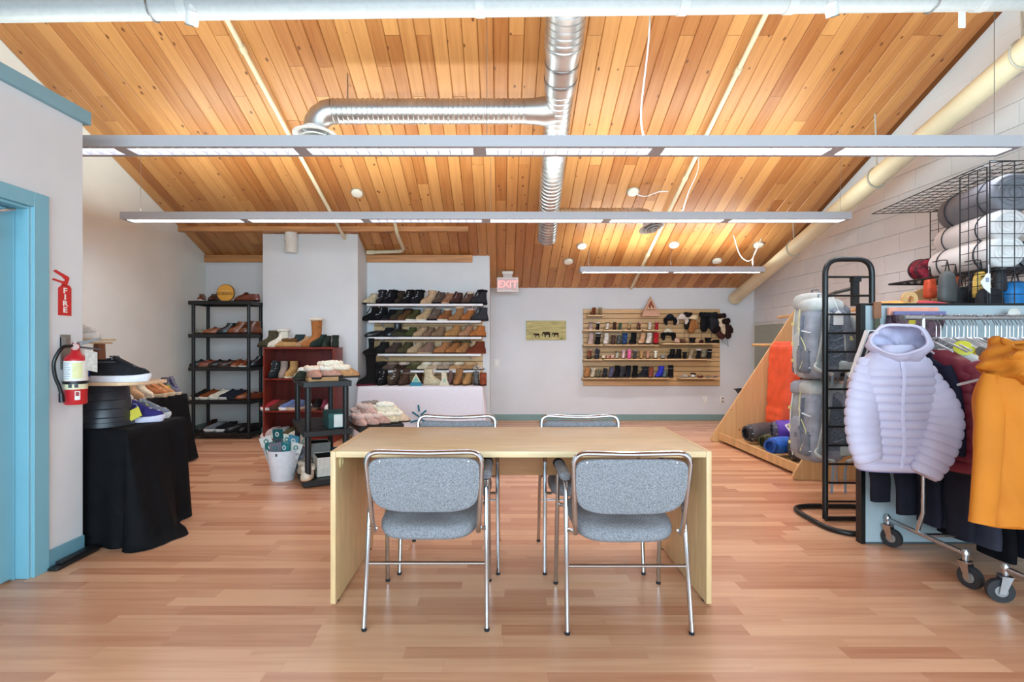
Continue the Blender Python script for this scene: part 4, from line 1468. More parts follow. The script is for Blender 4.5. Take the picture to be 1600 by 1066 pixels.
row('middle niche shelf', G1, 7.15, 1.353, [
    (589, 'oxford', 'black glossy low boot', '17171a', dict(leather=True, sole='101011', strap='4a4a4e', sc_=1.1)),
    (604, 'ankle boot', 'black buckled ankle boot', '1e1d20', dict(strap='8a8a8e', sole='2a2a2c', sc_=.85)),
    (617, 'boot', 'dark patent boot', '22242c', dict(leather=True, sole='17171a', sc_=.9)),
    (625, 'slipper', 'olive green low slipper boot', '3d3f2c', dict(cuff='2a2a22', rz=-140, sc_=.95, D=7.06)),
    (641, 'ankle boot', 'moss green ankle boot', '474a2a', dict(sole='2e2e22', rz=-150, sc_=.85, tagged=True)),
    (658, 'ankle boot', 'sand knit ankle boot', 'ae9272', dict(sole='8f765a', cuff='a98e70', rz=-145, sc_=.9)),
    (671, 'ankle boot', 'taupe low suede boot', '7d6250', dict(sole='5e4a3c', rz=-135, sc_=.85)),
    (686, 'ankle boot', 'fawn low suede boot', '8a6c54', dict(sole='5e4a3c', rz=-145, sc_=.88)),
    (709, 'ankle boot', 'caramel suede boot', 'a87a4c', dict(sole='7a5432', rz=-155, tagged=True)),
    (729, 'ankle boot', 'pinkish tan suede boot', 'a5785a', dict(sole='6e4c36', rz=-145, sc_=.95)),
    (747, 'ankle boot', 'ginger suede boot', 'a9683a', dict(sole='5a3a22', rz=-160, sc_=.95))], -150, 'the column')
row('fourth niche shelf', G1, 7.15, 1.116, [
    (577, 'tall boot', 'black suede boot with stud', '161616', dict(sole='1b1a1a', D=6.98, sc_=.6, strap='2e2e30', rz=-160)),
    (596, 'ankle boot', 'black ankle boot with white tag', '222220', dict(sole='141414', tagged=True, rz=-160)),
    (616, 'ankle boot', 'dark taupe boot with ring', '4a3c36', dict(sole='332a26', rz=-145, strap='b9b0a8')),
    (634, 'ankle boot', 'olive suede ankle boot', '4a4630', dict(sole='34322a', rz=-140)),
    (650, 'ankle boot', 'sand suede boot with buckle', 'b29a7c', dict(sole='8d755a', rz=-140, tagged=True)),
    (667, 'ankle boot', 'dusky taupe suede boot', '84695a', dict(sole='a98e74', rz=-150)),
    (692, 'ankle boot', 'light chestnut boot with loop', 'a26e48', dict(sole='6f4a30', rz=-155, tagged=True)),
    (709, 'ankle boot', 'chestnut boot with dark collar', 'a0683e', dict(sole='5e3e28', cuff='5a4028', rz=-140)),
    (724, 'ankle boot', 'tan boot with olive collar', 'a5744a', dict(sole='6a4830', cuff='6a5a3a', rz=-135)),
    (745, 'ankle boot', 'mahogany boot with pink lining', '6a3424', dict(sole='7a3a26', rz=-165, lining='d8b4b4', sc_=1.05))], -150, 'the column')
row('lowest niche shelf', G1, 7.14, .883, [
    (594, 'slipper', 'black slipper', '1e1d1e', dict(cuff='2a2a2c')),
    (612, 'slipper', 'taupe slipper', '5e4e48', dict(cuff='8a7668')),
    (630, 'slipper', 'dark brown slipper', '33231c', dict(cuff='c9b4a4')),
    (648, 'slipper', 'olive slipper', '46482c', dict(cuff='6a6448')),
    (666, 'slipper', 'cream slipper', 'c9bda4', dict(cuff='e2dac8')),
    (681, 'slipper', 'sand slipper', 'b49e84', dict(cuff='d6c6b0', sole='e0d8cc')),
    (697, 'slipper', 'greige slipper', 'a08a76', dict(cuff='b8a694', sole='2c2a2a')),
    (716, 'slipper', 'tan slipper with cream fur', 'b28a64', dict(cuff='dccab0', sole='d9c4b4')),
    (733, 'slipper', 'camel slipper', 'a67c54', dict(cuff='c8a880')),
    (749, 'sandal', 'white strapped sandal', 'e2dcd4', dict(strap='efe9e0', sole='2c2824', rz=-120))], -150, 'the column')
ZT3 = .692
row('white clothed table', G1, 6.86, ZT3, [
    (574, 'knee boot', 'tall black boot with fur collar', '1b1a1a', dict(cuff='1e1d1c', sole='5a2430', rz=-150, D=6.76)),
    (585, 'boot', 'plain black suede boot', '262525', dict(sole='1c1b1b', rz=-120)),
    (598, 'lace boot', 'black boot with white bow', '1d1c1d', dict(lace='dcdcdc', sole='161616', rz=-100)),
    (617, 'boot', 'dark brown boot with white bow', '45352e', dict(lace='d8d4ce', sole='30251f', rz=-110)),
    (632, 'boot', 'chocolate boot with silver clasp', '4c382f', dict(sole='33261f', strap='bcb6b0', rz=-110)),
    (654, 'boot', 'espresso suede boot behind teal triangle card', '3a241c', dict(sole='2c1c16', rz=-95, D=7.02, sc_=.9)),
    (675, 'boot', 'big cream suede boot with white tag', 'cdbf9f', dict(sole='b9ab8e', rz=-15, tagged=True, sc_=1.0)),
    (704, 'boot', 'mauve taupe boot', '7a5f58', dict(sole='5a463f', rz=-95, D=7.0, sc_=.85)),
    (716, 'boot', 'tan boot with visible seam', '9a6c44', dict(sole='6a4a30', rz=-105)),
    (731, 'ankle boot', 'light tan boot', 'a67d50', dict(sole='6c4c30', rz=-110)),
    (744, 'lace boot', 'slate grey laced boot', '5b5c5c', dict(lace='a9abab', sole='3e3e3e', rz=-85, sc_=.9)),
    (755, 'ankle boot', 'rust red boot', '8c4630', dict(sole='4c2a20', rz=-90, D=6.80))], -120, 'the column')
for px, w_, h_, c1, c2, lab in ((650, 19, 19, '2f7f96', 'c8d8c0', 'teal triangle card on the white clothed table among the boots'), (694, 17, 23, 'cfc4ac', '7fb49a', 'cream triangle card with green mark beside the big cream boot')):
    D = 6.70
    k = D / F
    t = thing('triangle_card', lab, 'sign', ((px - CX) * k, D, ZT3))
    if w_ == 19:
        M().prism([(-9.5 * k, 0), (9.5 * k, 0), (7 * k, 6 * k), (-7 * k, 6 * k)], lambda u, v, d: (u, d, v), -.03, .05).build('base', mat(c1, .6), t)
        M().prism([(-7 * k, 6 * k), (7 * k, 6 * k), (0, 19 * k)], lambda u, v, d: (u, d, v), -.003, .012).build('card', mat('e0d8b4', .6), t)
        M().prism([(-5 * k, 6.5 * k), (5 * k, 6.5 * k), (0, 15 * k)], lambda u, v, d: (u, d, v), -.005, -.003).build('picture', mat('6fb0a4', .6, 0, .2, 40), t)
    else:
        M().prism([(-8.5 * k, 0), (8 * k, 0), (4.5 * k, 10 * k), (3 * k, 22 * k), (-4 * k, 22 * k), (-4 * k, 10 * k)], lambda u, v, d: (u, d, v), -.004, .03).build('card', mat(c1, .7), t)
        M().prism([(-2 * k, 6 * k), (1.5 * k, 6 * k), (2.5 * k, 10 * k), (0, 11 * k)], lambda u, v, d: (u, d, v), -.006, -.004).build('mark', mat(c2, .6), t)
# --- tall black shelf
G2 = 'mens shoes on the tall black shelf'
BR, BRD, TAN = '7a3c20', '45221a', '8e4e28'
zs = [z + .001 for z in BS['z']]
O2 = 'the side wall'
row('tall shelf top', G2, 6.72, zs[4], [
    (316, 'oxford', 'brown leather shoe with white sole', BR, dict(leather=True, sole='e8e2da', rz=-70, lace='4a2a1c')),
    (336, 'oxford', 'dark brown leather shoe', BRD, dict(leather=True, rz=-85, lace='30180f', sole='2a1812')),
    (388, 'oxford', 'brown leather lace-up shoe', '6e321c', dict(leather=True, rz=178, lace='4a2216', sole='2a1812', sc_=1.2))], -90, O2)
row('tall shelf tier two', G2, 6.72, zs[3], [
    (318, 'sandal', 'black slide sandal', '1d1c1b', dict(strap='8a8468', rz=-150)),
    (338, 'oxford', 'brown leather shoe', TAN, dict(leather=True, rz=-150, lace='5a2e1a', sole='3a1e14')),
    (356, 'ankle boot', 'black leather ankle boot', '202024', dict(leather=True, rz=-150, sole='1a1a1a', sc_=.9)),
    (374, 'ankle boot', 'cognac lace-up ankle boot', '82451f', dict(leather=True, rz=-155, lace='4a2614', sole='3a1e14')),
    (392, 'ankle boot', 'brown leather ankle boot', '6e3a1e', dict(leather=True, rz=-150, lace='4a2614', sole='3a1e14', sc_=1.05))], -150, O2)
row('tall shelf tier three', G2, 6.72, zs[2], [
    (317, 'oxford', 'black leather shoe', '201d1e', dict(leather=True, lace='111111', sole='4a3a30')),
    (331, 'oxford', 'reddish brown leather shoe', '8a3f26', dict(leather=True, lace='4a2216', sole='8a6a50')),
    (346, 'oxford', 'black laced shoe', '1c1a1a', dict(leather=True, lace='0d0d0d', sole='3e302a')),
    (361, 'oxford', 'dark brown laced shoe', '3a1e18', dict(leather=True, lace='1c100c', sole='54443a')),
    (377, 'oxford', 'chestnut toe-on shoe', '83401f', dict(leather=True, rz=-110, lace='4a2614', sole='caa88e')),
    (390, 'oxford', 'chestnut shoe with white sole', '7a3d22', dict(leather=True, rz=-120, lace='4a2614', sole='e6ddd0')),
    (402, 'ankle boot', 'black leather boot', '1a1a1c', dict(leather=True, rz=-140, sole='101010', sc_=.85))], -140, O2)
row('tall shelf tier four', G2, 6.72, zs[1], [
    (317, 'sneaker', 'black sneaker with cream sole', '23201e', dict(sole='e6e0cf', lace='151515')),
    (331, 'sneaker', 'brown sneaker with cream sole', '7c4424', dict(sole='e6e0cf', lace='4a2a18')),
    (346, 'sneaker', 'cream canvas sneaker', 'dcd4c2', dict(sole='e8e2d4', lace='e6dfd0', lining='8a6a50')),
    (361, 'sneaker', 'navy laced sneaker', '232833', dict(sole='d9d6d0', lace='1a1d26')),
    (374, 'sneaker', 'dark blue laced sneaker', '1e222c', dict(sole='2a2a2e', lace='151820')),
    (388, 'oxford', 'tan leather shoe', '955028', dict(leather=True, lace='5a2e18', sole='4a2a1a')),
    (401, 'oxford', 'brown leather shoe', '6b3420', dict(leather=True, lace='4a2416', sole='3a2018', rz=-125))], -140, O2)
row('tall shelf bottom tier', G2, 6.72, zs[0], [
    (323, 'sandal', 'dark slide sandal', '262220', dict(strap='2e2a28', rz=-150)),
    (338, 'sneaker', 'grey blue slip-on', '6b7178', dict(sole='dcdcd8', lining='b9c6cc')),
    (355, 'sneaker', 'black slip-on with white sole', '1d1d20', dict(sole='e4e4e2', lining='9fb4bc')),
    (373, 'oxford', 'black leather clog', '1c1a1b', dict(leather=True, sole='2a2624', sc_=1.1)),
    (391, 'oxford', 'glossy black leather shoe', '151414', dict(leather=True, sole='1a1818', sc_=1.1, rz=-120)),
    (330, 'sneaker', 'dark brown shoe set back', '3a2620', dict(D=6.86, sole='2a1c18', rz=-90))], -135, O2)
t = thing('round_sign', 'round orange display disc standing on the tall black shelf', 'sign', at(353, 458, 6.68))
kk = 6.68 / F
M().lathe([(0, -.012), (13.2 * kk, -.012), (13.6 * kk, -.006), (13.6 * kk, .012), (0, .012)], 40, (0, 0, 0), (0, 1, 0)).build('disc', mat('e0a23c', .5, 0, .02), t, smooth=True, ang=30)
M().lathe([(12.9 * kk, -.013), (13.7 * kk, -.010), (13.7 * kk, .013)], 40, (0, 0, 0), (0, 1, 0), cap=False).build('edge_band', mat('7a5420', .6), t, smooth=True)
text_mesh('NOBBERO', .052, 'lettering', mat('6a4414', .6), t, (-.006, -.0135, -.012), (PI / 2, 0, 0))
text_mesh('collection', .028, 'lettering', mat('f0dcae', .6), t, (-.006, -.0135, .03), (PI / 2, 0, 0))
# --- bookcase
G3 = 'boots and shoes on the mahogany bookcase'
row('bookcase top', G3, 6.50, BC['top'] + .001, [
    (421, 'boot', 'dark olive suede boot', '4a4434', dict(sole='2e2a22', rz=-170)),
    (437, 'boot', 'white sherpa boot', 'e0d8c6', dict(sole='d6cdbb', cuff='e8e0d0', rz=-165)),
    (449, 'slipper', 'tan clog with leopard fur', 'b98e5c', dict(sole='8a6844', cuff='6a4a2c', rz=-160, D=6.42)),
    (463, 'ankle boot', 'dark teal ankle boot', '2e3a3c', dict(sole='262c2c', rz=-160, sc_=1.0)),
    (477, 'ankle boot', 'fawn low boot', 'b08a66', dict(sole='8a6a4c', rz=-150, sc_=.85)),
    (489, 'tall boot', 'tall tan boot with cream shearling top', 'a5683a', dict(sole='8a5a36', cuff='e6d8c2', lining='e6d8c2', rz=-140, D=6.46)),
    (499, 'ankle boot', 'dark green boot', '2a3630', dict(sole='1f2622', rz=-120, sc_=1.0)),
    (511, 'ankle boot', 'small dark green boot', '2d352f', dict(sole='4a3c30', rz=-90, sc_=.9)),
    (524, 'ankle boot', 'dark green boot standing apart', '29332c', dict(sole='3a3028', rz=-75, sc_=.95))], -150, 'the black shelf')
row('bookcase upper shelf', G3, 6.47, BC['z'][2] + .001, [
    (430, 'lace boot', 'dark hiking boot with grey laces', '2b3032', dict(lace='c2c8c8', sole='22262a', rz=-90, sc_=1.05)),
    (443, 'boot', 'warm grey suede boot', '9a8a80', dict(sole='8a7a70', rz=-80)),
    (456, 'boot', 'camel suede boot', 'b08a58', dict(sole='d8c8b0', rz=-100)),
    (473, 'slipper', 'cream fluffy slipper', 'd8c8ae', dict(cuff='e2d6c2', rz=-110))], -90, 'the black shelf')
row('bookcase middle shelf', G3, 6.46, BC['z'][1] + .001, [
    (425, 'sneaker', 'red slip-on', 'a03038', dict(sole='ece6e0', lining='e8ddd4')),
    (439, 'sneaker', 'brown slip-on', '5a3428', dict(sole='4a3a30', lining='8a5a40')),
    (453, 'sneaker', 'denim slip-on', '6a7aa8', dict(sole='ece8e4', lining='c9cede')),
    (466, 'sneaker', 'steel blue slip-on', '5c6684', dict(sole='c9a890', lining='9aa4b8')),
    (482, 'sneaker', 'white sneaker', 'e4dfd8', dict(sole='e9e5de', lace='e9e5de', rz=-60)),
    (495, 'sneaker', 'black sneaker', '2a2626', dict(sole='7a5a48', lace='1a1818', rz=-90)),
    (508, 'sneaker', 'plum sneaker', '7a3448', dict(sole='5a2a38', rz=-80)),
    (518, 'sneaker', 'pale slip-on at the end', 'd6d0cc', dict(sole='e6e2de', rz=-100))], -125, 'the black shelf')
row('bookcase bottom shelf', G3, 6.46, BC['z'][0] + .001, [
    (424, 'sneaker', 'pale pink sneaker', 'd8c0ba', dict(sole='e4dcd6')),
    (438, 'sneaker', 'pale grey sneaker', 'c9c6c2', dict(sole='e4e0dc')),
    (452, 'sneaker', 'olive sneaker', '5a553a', dict(sole='d8d4c8')),
    (466, 'sneaker', 'off-white sneaker', 'dcd8ca', dict(sole='e6e2d8'))], -120, 'the black shelf')
# --- slat wall
G4 = 'childrens boots on the slat wall'
O4 = 'the elephant picture'
YK = 8.04
def zsl(y):
    return at(0, y, YS).z + .001
row('highest ledge', G4, YK, zsl(492), [
    (927, 'boot', 'brown baby boot', '7a442c', dict(sc_=0.56, rz=-125)),
    (938, 'boot', 'leopard baby boot', '9a8460', dict(sc_=0.56, cuff='d8d0c0', rz=-100))], -90, O4)
row('upper ledges', G4, YK, zsl(515.5), [
    (923, 'boot', 'grey pink baby boot', 'b09a98', dict(sc_=0.53, sole='d8cac0', cuff='8a7a78')),
    (934, 'boot', 'black and white baby boot', '1e1e20', dict(sc_=0.53, cuff='e6e6e2', sole='18181a')),
    (949, 'boot', 'white fluffy baby boot', 'e0d8cc', dict(sc_=0.53, cuff='8a7a5c')),
    (960, 'boot', 'dark brown baby boot', '4a3026', dict(sc_=0.58)),
    (969, 'boot', 'forest green baby boot', '48604a', dict(sc_=0.53)),
    (983, 'lace boot', 'tan and mint baby boot', 'b08c5c', dict(sc_=0.58, cuff='a8c4a8', lace='e4e4d4')),
    (998, 'lace boot', 'brown leopard baby boot', '5e4030', dict(sc_=0.58, cuff='c99a9a', lace='a88878')),
    (1015, 'boot', 'white boot with black toe', 'ddd4c8', dict(sc_=0.58, sole='1a1a1a', strap='1a1a1a')),
    (1026, 'boot', 'small red boot', 'a3202e', dict(sc_=0.55, sole='7a1822', cuff='c86a72'))], -112, O4)
row('second ledges', G4, YK, zsl(538.5), [
    (923, 'boot', 'pink and cream tall childs boot', 'c2a8a0', dict(sc_=0.84, sole='d9b898')),
    (934, 'boot', 'black zebra striped boot', '1c1b1c', dict(sc_=0.85, cuff='d8d4cc', strap='dcd8d0', sole='141414')),
    (947, 'boot', 'white spotted boot', 'e4ddd2', dict(sc_=0.84, strap='9a8a78', sole='b8a894')),
    (958, 'boot', 'dark taupe boot', '5a423a', dict(sc_=0.70)),
    (967, 'boot', 'grey boot with tartan', '5a5c5a', dict(sc_=0.70, strap='8a8c88')),
    (976, 'boot', 'navy blue boot with sparkle', '2a4a7a', dict(sc_=0.85, strap='5a7aa8')),
    (989, 'boot', 'tall black childs boot', '17171a', dict(sc_=0.88, rz=-125)),
    (1003, 'boot', 'tall tan childs boot', 'cfa27c', dict(sc_=0.87, rz=-125)),
    (1014, 'boot', 'tall white boot with black toe', 'ded6ca', dict(sc_=0.88, sole='161616', strap='161616', rz=-120)),
    (1025, 'boot', 'tall red boot with black toe', 'b2242c', dict(sc_=0.88, sole='161616', rz=-110))], -112, O4)
row('hat ledge', G4, YK, zsl(536.5), [
    (1057, 'slipper', 'pink fur bootie', 'd6aa98', dict(sc_=0.65, cuff='dcb8a8', rz=-90)),
    (1067, 'slipper', 'brown fur bootie', '6a4632', dict(sc_=0.65, cuff='7a5640', rz=-90)),
    (1082, 'slipper', 'black fur bootie', '1d1b1c', dict(sc_=0.78, cuff='1f1d1e', rz=-120)),
    (1096, 'oxford', 'dark plum shoe', '4a2230', dict(sc_=0.65, rz=-125)),
    (1106, 'slipper', 'black fur slipper', '171617', dict(sc_=0.75, cuff='1d1c1d', rz=-110)),
    (1117, 'oxford', 'black flat shoe', '1a191a', dict(sc_=0.65, rz=-160))], -100, O4)
row('third ledges', G4, YK, zsl(561), [
    (921, 'lace boot', 'brown laced boot with fur', '7c4a34', dict(sc_=0.74, lace='c2a088', cuff='c9a898')),
    (933, 'lace boot', 'charcoal laced boot', '34353c', dict(sc_=0.77, lace='9a9ca4')),
    (943, 'slipper', 'cream baby bootie', 'd9c8a4', dict(sc_=0.54, cuff='e0d2b4')),
    (950, 'slipper', 'tan and pink bootie', 'c08c70', dict(sc_=0.51, cuff='dca898')),
    (957, 'slipper', 'blush bootie', 'dca894', dict(sc_=0.54, cuff='e0b8a8')),
    (964, 'boot', 'silver grey bootie', 'b9b5a4', dict(sc_=0.51, cuff='6a6a5c')),
    (974, 'boot', 'pale pink boot', 'd6b2b4', dict(sc_=0.59, cuff='d9bcbc')),
    (983, 'boot', 'bright pink boot', 'e06a9c', dict(sc_=0.64, cuff='e88ab0', sole='d85a8a')),
    (992, 'boot', 'grey boot with white pompom', '4c4848', dict(sc_=0.59, cuff='8a8484')),
    (1002, 'boot', 'sand suede bootie', 'b48a5c', dict(sc_=0.61)),
    (1012, 'boot', 'rose tan bootie', 'bf8a70', dict(sc_=0.59)),
    (1024, 'lace boot', 'white furry bootie', 'ddd4bc', dict(sc_=0.59, cuff='e4dcc8', lace='a89a7c')),
    (1036, 'slipper', 'grey bootie with bow', '9a948a', dict(sc_=0.64, cuff='b0aaa0')),
    (1049, 'boot', 'black boot, paired', '18181a', dict(sc_=0.72, rz=-140)),
    (1059, 'boot', 'second black boot of the paired two', '171719', dict(sc_=0.72, rz=-140)),
    (1070, 'ankle boot', 'low black childs boot', '1c1c1d', dict(sc_=0.64))], -110, O4)
for px, kd, lb, cc, op in ((1080, 'boot', 'leopard boot with pale toe, on the longest ledge past the low black boot', '9a8a70', dict(sc_=0.74, sole='d8ccc0')),
                           (1091, 'boot', 'black boot with white fluffy top on the longest ledge', '1c1a1c', dict(sc_=0.67, cuff='e2ded8')),
                           (1100, 'lace boot', 'grey leopard laced boot near the end of the longest ledge', '7a725c', dict(sc_=0.69, lace='d8d8e0')),
                           (1108, 'boot', 'last black boot at the end of the longest ledge', '1a1a1e', dict(sc_=0.72, strap='c8c8d0'))):
    shoe(kd, cc, ((px - CX) / F * YK, YK, zsl(561)), math.radians(-125), lb, G4, **op)
row('bottom ledge', G4, YK, zsl(590.5), [
    (917, 'boot', 'tan suede childs boot', 'b07a4c', dict(sc_=0.75)),
    (926, 'boot', 'cream fluffy boot', 'cfc2a8', dict(sc_=0.63, cuff='ded4be')),
    (935, 'lace boot', 'olive grey laced boot', '6a6450', dict(sc_=0.63, lace='b8ae98')),
    (945, 'lace boot', 'charcoal winter boot', '2a2b30', dict(sc_=0.71, lace='6a6c74')),
    (955, 'boot', 'violet grey boot', '5a566e', dict(sc_=0.76, sole='2c2a34', strap='8a86a8')),
    (964, 'boot', 'tall black boot', '161617', dict(sc_=0.87)),
    (972, 'lace boot', 'dark grey tall boot', '38383c', dict(sc_=0.84, lace='6a6a70')),
    (981, 'boot', 'black blue boot', '1a1c26', dict(sc_=0.87)),
    (992, 'boot', 'slim black boot', '131314', dict(sc_=0.87)),
    (1005, 'lace boot', 'black and grey ski style boot', '24262c', dict(sc_=0.82, strap='7a8490', cuff='2a2c30', rz=-155)),
    (1017, 'boot', 'rust suede boot', '8a4a38', dict(sc_=0.76)),
    (1031, 'boot', 'royal blue boot', '3338b0', dict(sc_=0.84, sole='1c2028', rz=-140)),
    (1039, 'ankle boot', 'slate green boot', '5a6864', dict(sc_=0.71)),
    (1048, 'boot', 'black laced tall boot', '16161a', dict(sc_=0.90, strap='8a8a90', rz=-110))], -115, O4)
row('sandal ledge', G4, YK, zsl(590.5), [
    (1072, 'sandal', 'white flip sandal', 'e6e0d8', dict(sc_=0.72, strap='ece8e2', rz=-160)),
    (1083, 'slipper', 'white and black bootie', 'dedad2', dict(sc_=0.61, cuff='1e1c1c')),
    (1095, 'sandal', 'red and black sandal', 'a83038', dict(sc_=0.80, strap='5a1c20', rz=-125)),
    (1107, 'sandal', 'white and orange sandal', 'e2dcd6', dict(sc_=0.80, strap='e0a060', rz=-125)),
    (1118, 'sandal', 'pale pink and black sandal', 'dcc8c4', dict(sc_=0.72, strap='e0b8b4', rz=-125))], -120, O4)
# --- rack of slippers
G5 = 'slippers on the black plastic racks'
def rs(rk, u, v, lev, dz, kind, col, rz, lab, **op):
    p = rackpt(rk, u, v, lev)
    shoe(kind, col, (p[0], p[1], p[2] + dz), rk['a'] + math.radians(rz), lab, G5, **op)
x_, y_, z_ = rackpt(RK, .05, .03, 2)
t = thing('cardboard_tray', 'shallow cardboard tray under slippers on the plastic rack top', 'tray', (x_, y_, z_ + .001), RA)
M().box(0, .25, 0, .22, 0, .006).box(0, .25, 0, .006, .006, .035).box(0, .006, .006, .22, .006, .035).box(.244, .25, .006, .22, .006, .035).box(0.006, .244, .214, .22, .006, .035).build('tray', mat('b98f64', .8, 0, .06), t)
rs(RK, .10, .13, 2, .02, 'slipper', 'b98a78', -80, 'dusty pink slipper with cream fur in the cardboard tray', cuff='ecdcc8')
rs(RK, .225, .125, 2, .03, 'slipper', 'c0907c', -15, 'rose slipper with white fur in the cardboard tray', cuff='f0e4d4', sc_=.9)
rs(RK, .06, .34, 2, .002, 'slipper', '2c3028', -130, 'black and white plaid slipper at the rack edge behind the tray', cuff='e6dfd2')
rs(RK, .18, .36, 2, .002, 'slipper', 'c9a48c', -100, 'pale tan slipper behind the cardboard tray', cuff='ead9c4')
rs(RK, .36, .14, 2, .02, 'slipper', 'b98a5e', -5, 'tan sheepskin slipper pointing off the rack top', cuff='f0e2cc', sc_=1.05)
rs(RK, .31, .25, 2, .05, 'slipper', 'bd9468', 20, 'tan sheepskin slipper with big cream collar on the rack top', cuff='f2e6d2', sc_=1.1)
rs(RK, .30, .45, 2, .05, 'slipper', 'c28a70', -20, 'pink tan slipper farther back on the rack top', cuff='eee0ce')
rs(RK, .15, .60, 2, .002, 'slipper', 'a8845e', -90, 'brown slipper farthest back on the rack top', cuff='e6d6c0')
x_, y_, z_ = rackpt(RK, .22, .06, 1)
t = thing('shoe_box', 'dark teal shoe box with white end label on the rack middle shelf', 'box', (x_, y_, z_ + .001), RA)
M().box(0, .17, 0, .30, 0, .115).build('box', mat('164a4a', .6, 0, .05), t, bevel=.002, seg=1)
M().box(-.003, .173, -.003, .303, .09, .137).build('lid', mat('185252', .6, 0, .05), t, bevel=.002, seg=1)
M().box(.045, .155, -.0045, -.003, .012, .125).build('label_sticker', mat('dfe2dc', .6), t)
x_, y_, z_ = rackpt(RK, .10, .06, 0)
for i, (u, v, dz, w_, l_, h_, c, lab) in enumerate(((.13, .10, 0, .15, .26, .17, 'd8d0c4', 'pale shoe box with dark open top on the rack bottom shelf'), (.30, .12, 0, .085, .26, .20, '2c4a5a', 'slim blue grey box beside the pale box on the rack bottom shelf'), (.10, .44, 0, .2, .2, .24, '8a8680', 'grey felt carton at the back of the rack bottom shelf'))):
    x_, y_, z_ = rackpt(RK, u, v, 0)
    t = thing('carton', lab, 'box', (x_, y_, z_ + .001), RA)
    M().box(0, w_, 0, l_, 0, .005).box(0, .004, 0, l_, .005, h_).box(w_ - .004, w_, 0, l_, .005, h_).box(.004, w_ - .004, 0, .004, .005, h_).box(.004, w_ - .004, l_ - .004, l_, .005, h_).build('carton_body', mat(c, .7, 0, .05), t)
    M().box(.004, w_ - .004, .004, l_ - .004, h_ - .03, h_ - .008).build('contents', mat('1d1c1d', .8), t)
rs(RK, .055, .12, 0, .002, 'slipper', 'd8cbb8', -110, 'cream slipper sole out on the rack bottom shelf', cuff='e6dccb', sole='cfae8c', sc_=.95)
rs(RK, .055, .34, 0, .002, 'slipper', 'a8937c', -110, 'taupe slipper behind the cream one on the rack bottom shelf', cuff='c9b8a2')
# --- low rack pile
rr = random.Random(5)
pile = [(.02, .08, 0, 'c49f94', -80, 'e0c4bc'), (.10, .10, 0, 'c6a296', -50, 'e2c8be'), (.20, .10, 0, 'c49c90', -20, 'dfc4ba'), (.31, .12, 0, 'e0cfae', 0, 'efe4cc'), (.42, .14, 0, 'd9c2a4', -10, 'efe6d2'),
        (.06, .26, .03, 'b89c90', -70, 'd8c0b6'), (.17, .28, .05, 'c09a8c', -30, 'dcc2b8'), (.29, .27, .06, 'e6dac0', 10, 'f2ead8'), (.40, .28, .05, 'e2d6bc', -10, 'f2ead8'),
        (.12, .18, .085, 'c8a498', -60, 'd8bfb5'), (.34, .19, .09, 'e6dcc4', 5, 'f4eddc'), (.24, .40, .09, '4a4440', -40, '8a8078'), (.37, .40, .07, 'e4d8be', -20, 'f2ead8')]
PL = ['dusty pink slipper at the near corner of the low rack pile', 'rose fluffy slipper next along the low rack pile front', 'pink fluffy slipper pointing at the desk from the low rack pile', 'cream sherpa slipper low in the pile by the desk', 'beige lined slipper at the far end of the low rack pile',
      'mauve slipper lying across the low rack pile back', 'pink slipper in the middle of the low rack pile', 'cream slipper on top middle of the low rack pile', 'ivory slipper stacked near the far end of the low rack pile',
      'rose slipper topmost over the pink end of the pile', 'ivory sherpa slipper topmost over the cream end of the pile', 'dark grey slipper peeking from behind the low rack pile', 'pale cream slipper at the back of the low rack pile']
for (u, v, dz, c, rz, cf), l in zip(pile, PL):
    p = rackpt(RK2, u, v, 1)
    shoe('slipper', c, (p[0], p[1], p[2] + dz + .002), RK2['a'] + math.radians(rz), l, 'fluffy slippers piled on the low rack', cuff=cf, sole='4a4038' if cf != 'f2ead8' else 'd8c8b0', tilt=rr.uniform(-.08, .08), sc_=1.02)
# --- shoes on the black clothed tables
G6 = 'running shoes on the black clothed tables'
ZA = T1['z'] + .002
BX0, BX1 = -2.62, -2.262
BD = 3.20
pot = thing('plant_pot', 'upturned black plastic pot holding up a shoe board on the black cloth', 'pot', (at(165, 0, 3.27).x, 3.27, ZA))
M().lathe([(0, .268), (.118, .268), (.124, .262), (.148, .03), (.155, .028), (.157, .0), (.150, .0)], 36, cap=False).build('body', mat('2b2d33', .4, 0, .03), pot, smooth=True, ang=40)
for z in (.06, .115, .17, .225):
    r_ = .148 - (z - .03) / .232 * .024
    M().lathe([(r_ + .0005, z - .004), (r_ + .003, z), (r_ + .0005, z + .004)], 36, cap=False).build('rib', mat('2b2d33', .4, 0, .03), pot, smooth=True)
bz = ZA + .268
t = thing('shoe_board', 'pale wood display board on the black pot', 'board', (-2.50, 3.20, bz))
bp = M().prism([(-.26, -.10), (.12, -.10), (.20, -.04), (.24, .18), (-.26, .20)], lambda u, v, d: (u, v, d), 0, .022)
bp.build('board', mat('d9b892', .5, 0, .08, 4, stretch=(1, 9, 9)), t, bevel=.003, seg=1)
bz += .023
shoe('sneaker', '26272b', (-2.425, 3.17, bz), math.radians(8), 'big charcoal running shoe with thick white sole on the display board', G6, sole='e8e8ee', lace='7b7e86', lining='4a5a90', strap='4c4f58', sc_=1.2)
shoe('sneaker', '2a3560', (-2.52, 3.30, bz), math.radians(5), 'navy running shoe behind the charcoal one on the display board', G6, sole='e4e4ea', lace='b9c4dc', lining='8a94b8', sc_=1.0)
shoe('sneaker', '3f62b8', (-2.68, 3.17, bz), math.radians(-175), 'grey and blue running shoe heel by the fire extinguisher', G6, sole='e4e4ea', lace='d0d0d8', sc_=1.0)
t = thing('shelf_board', 'thin pale wood board raised on brown props above the display board', 'board', (-2.835, 3.40, 1.275))
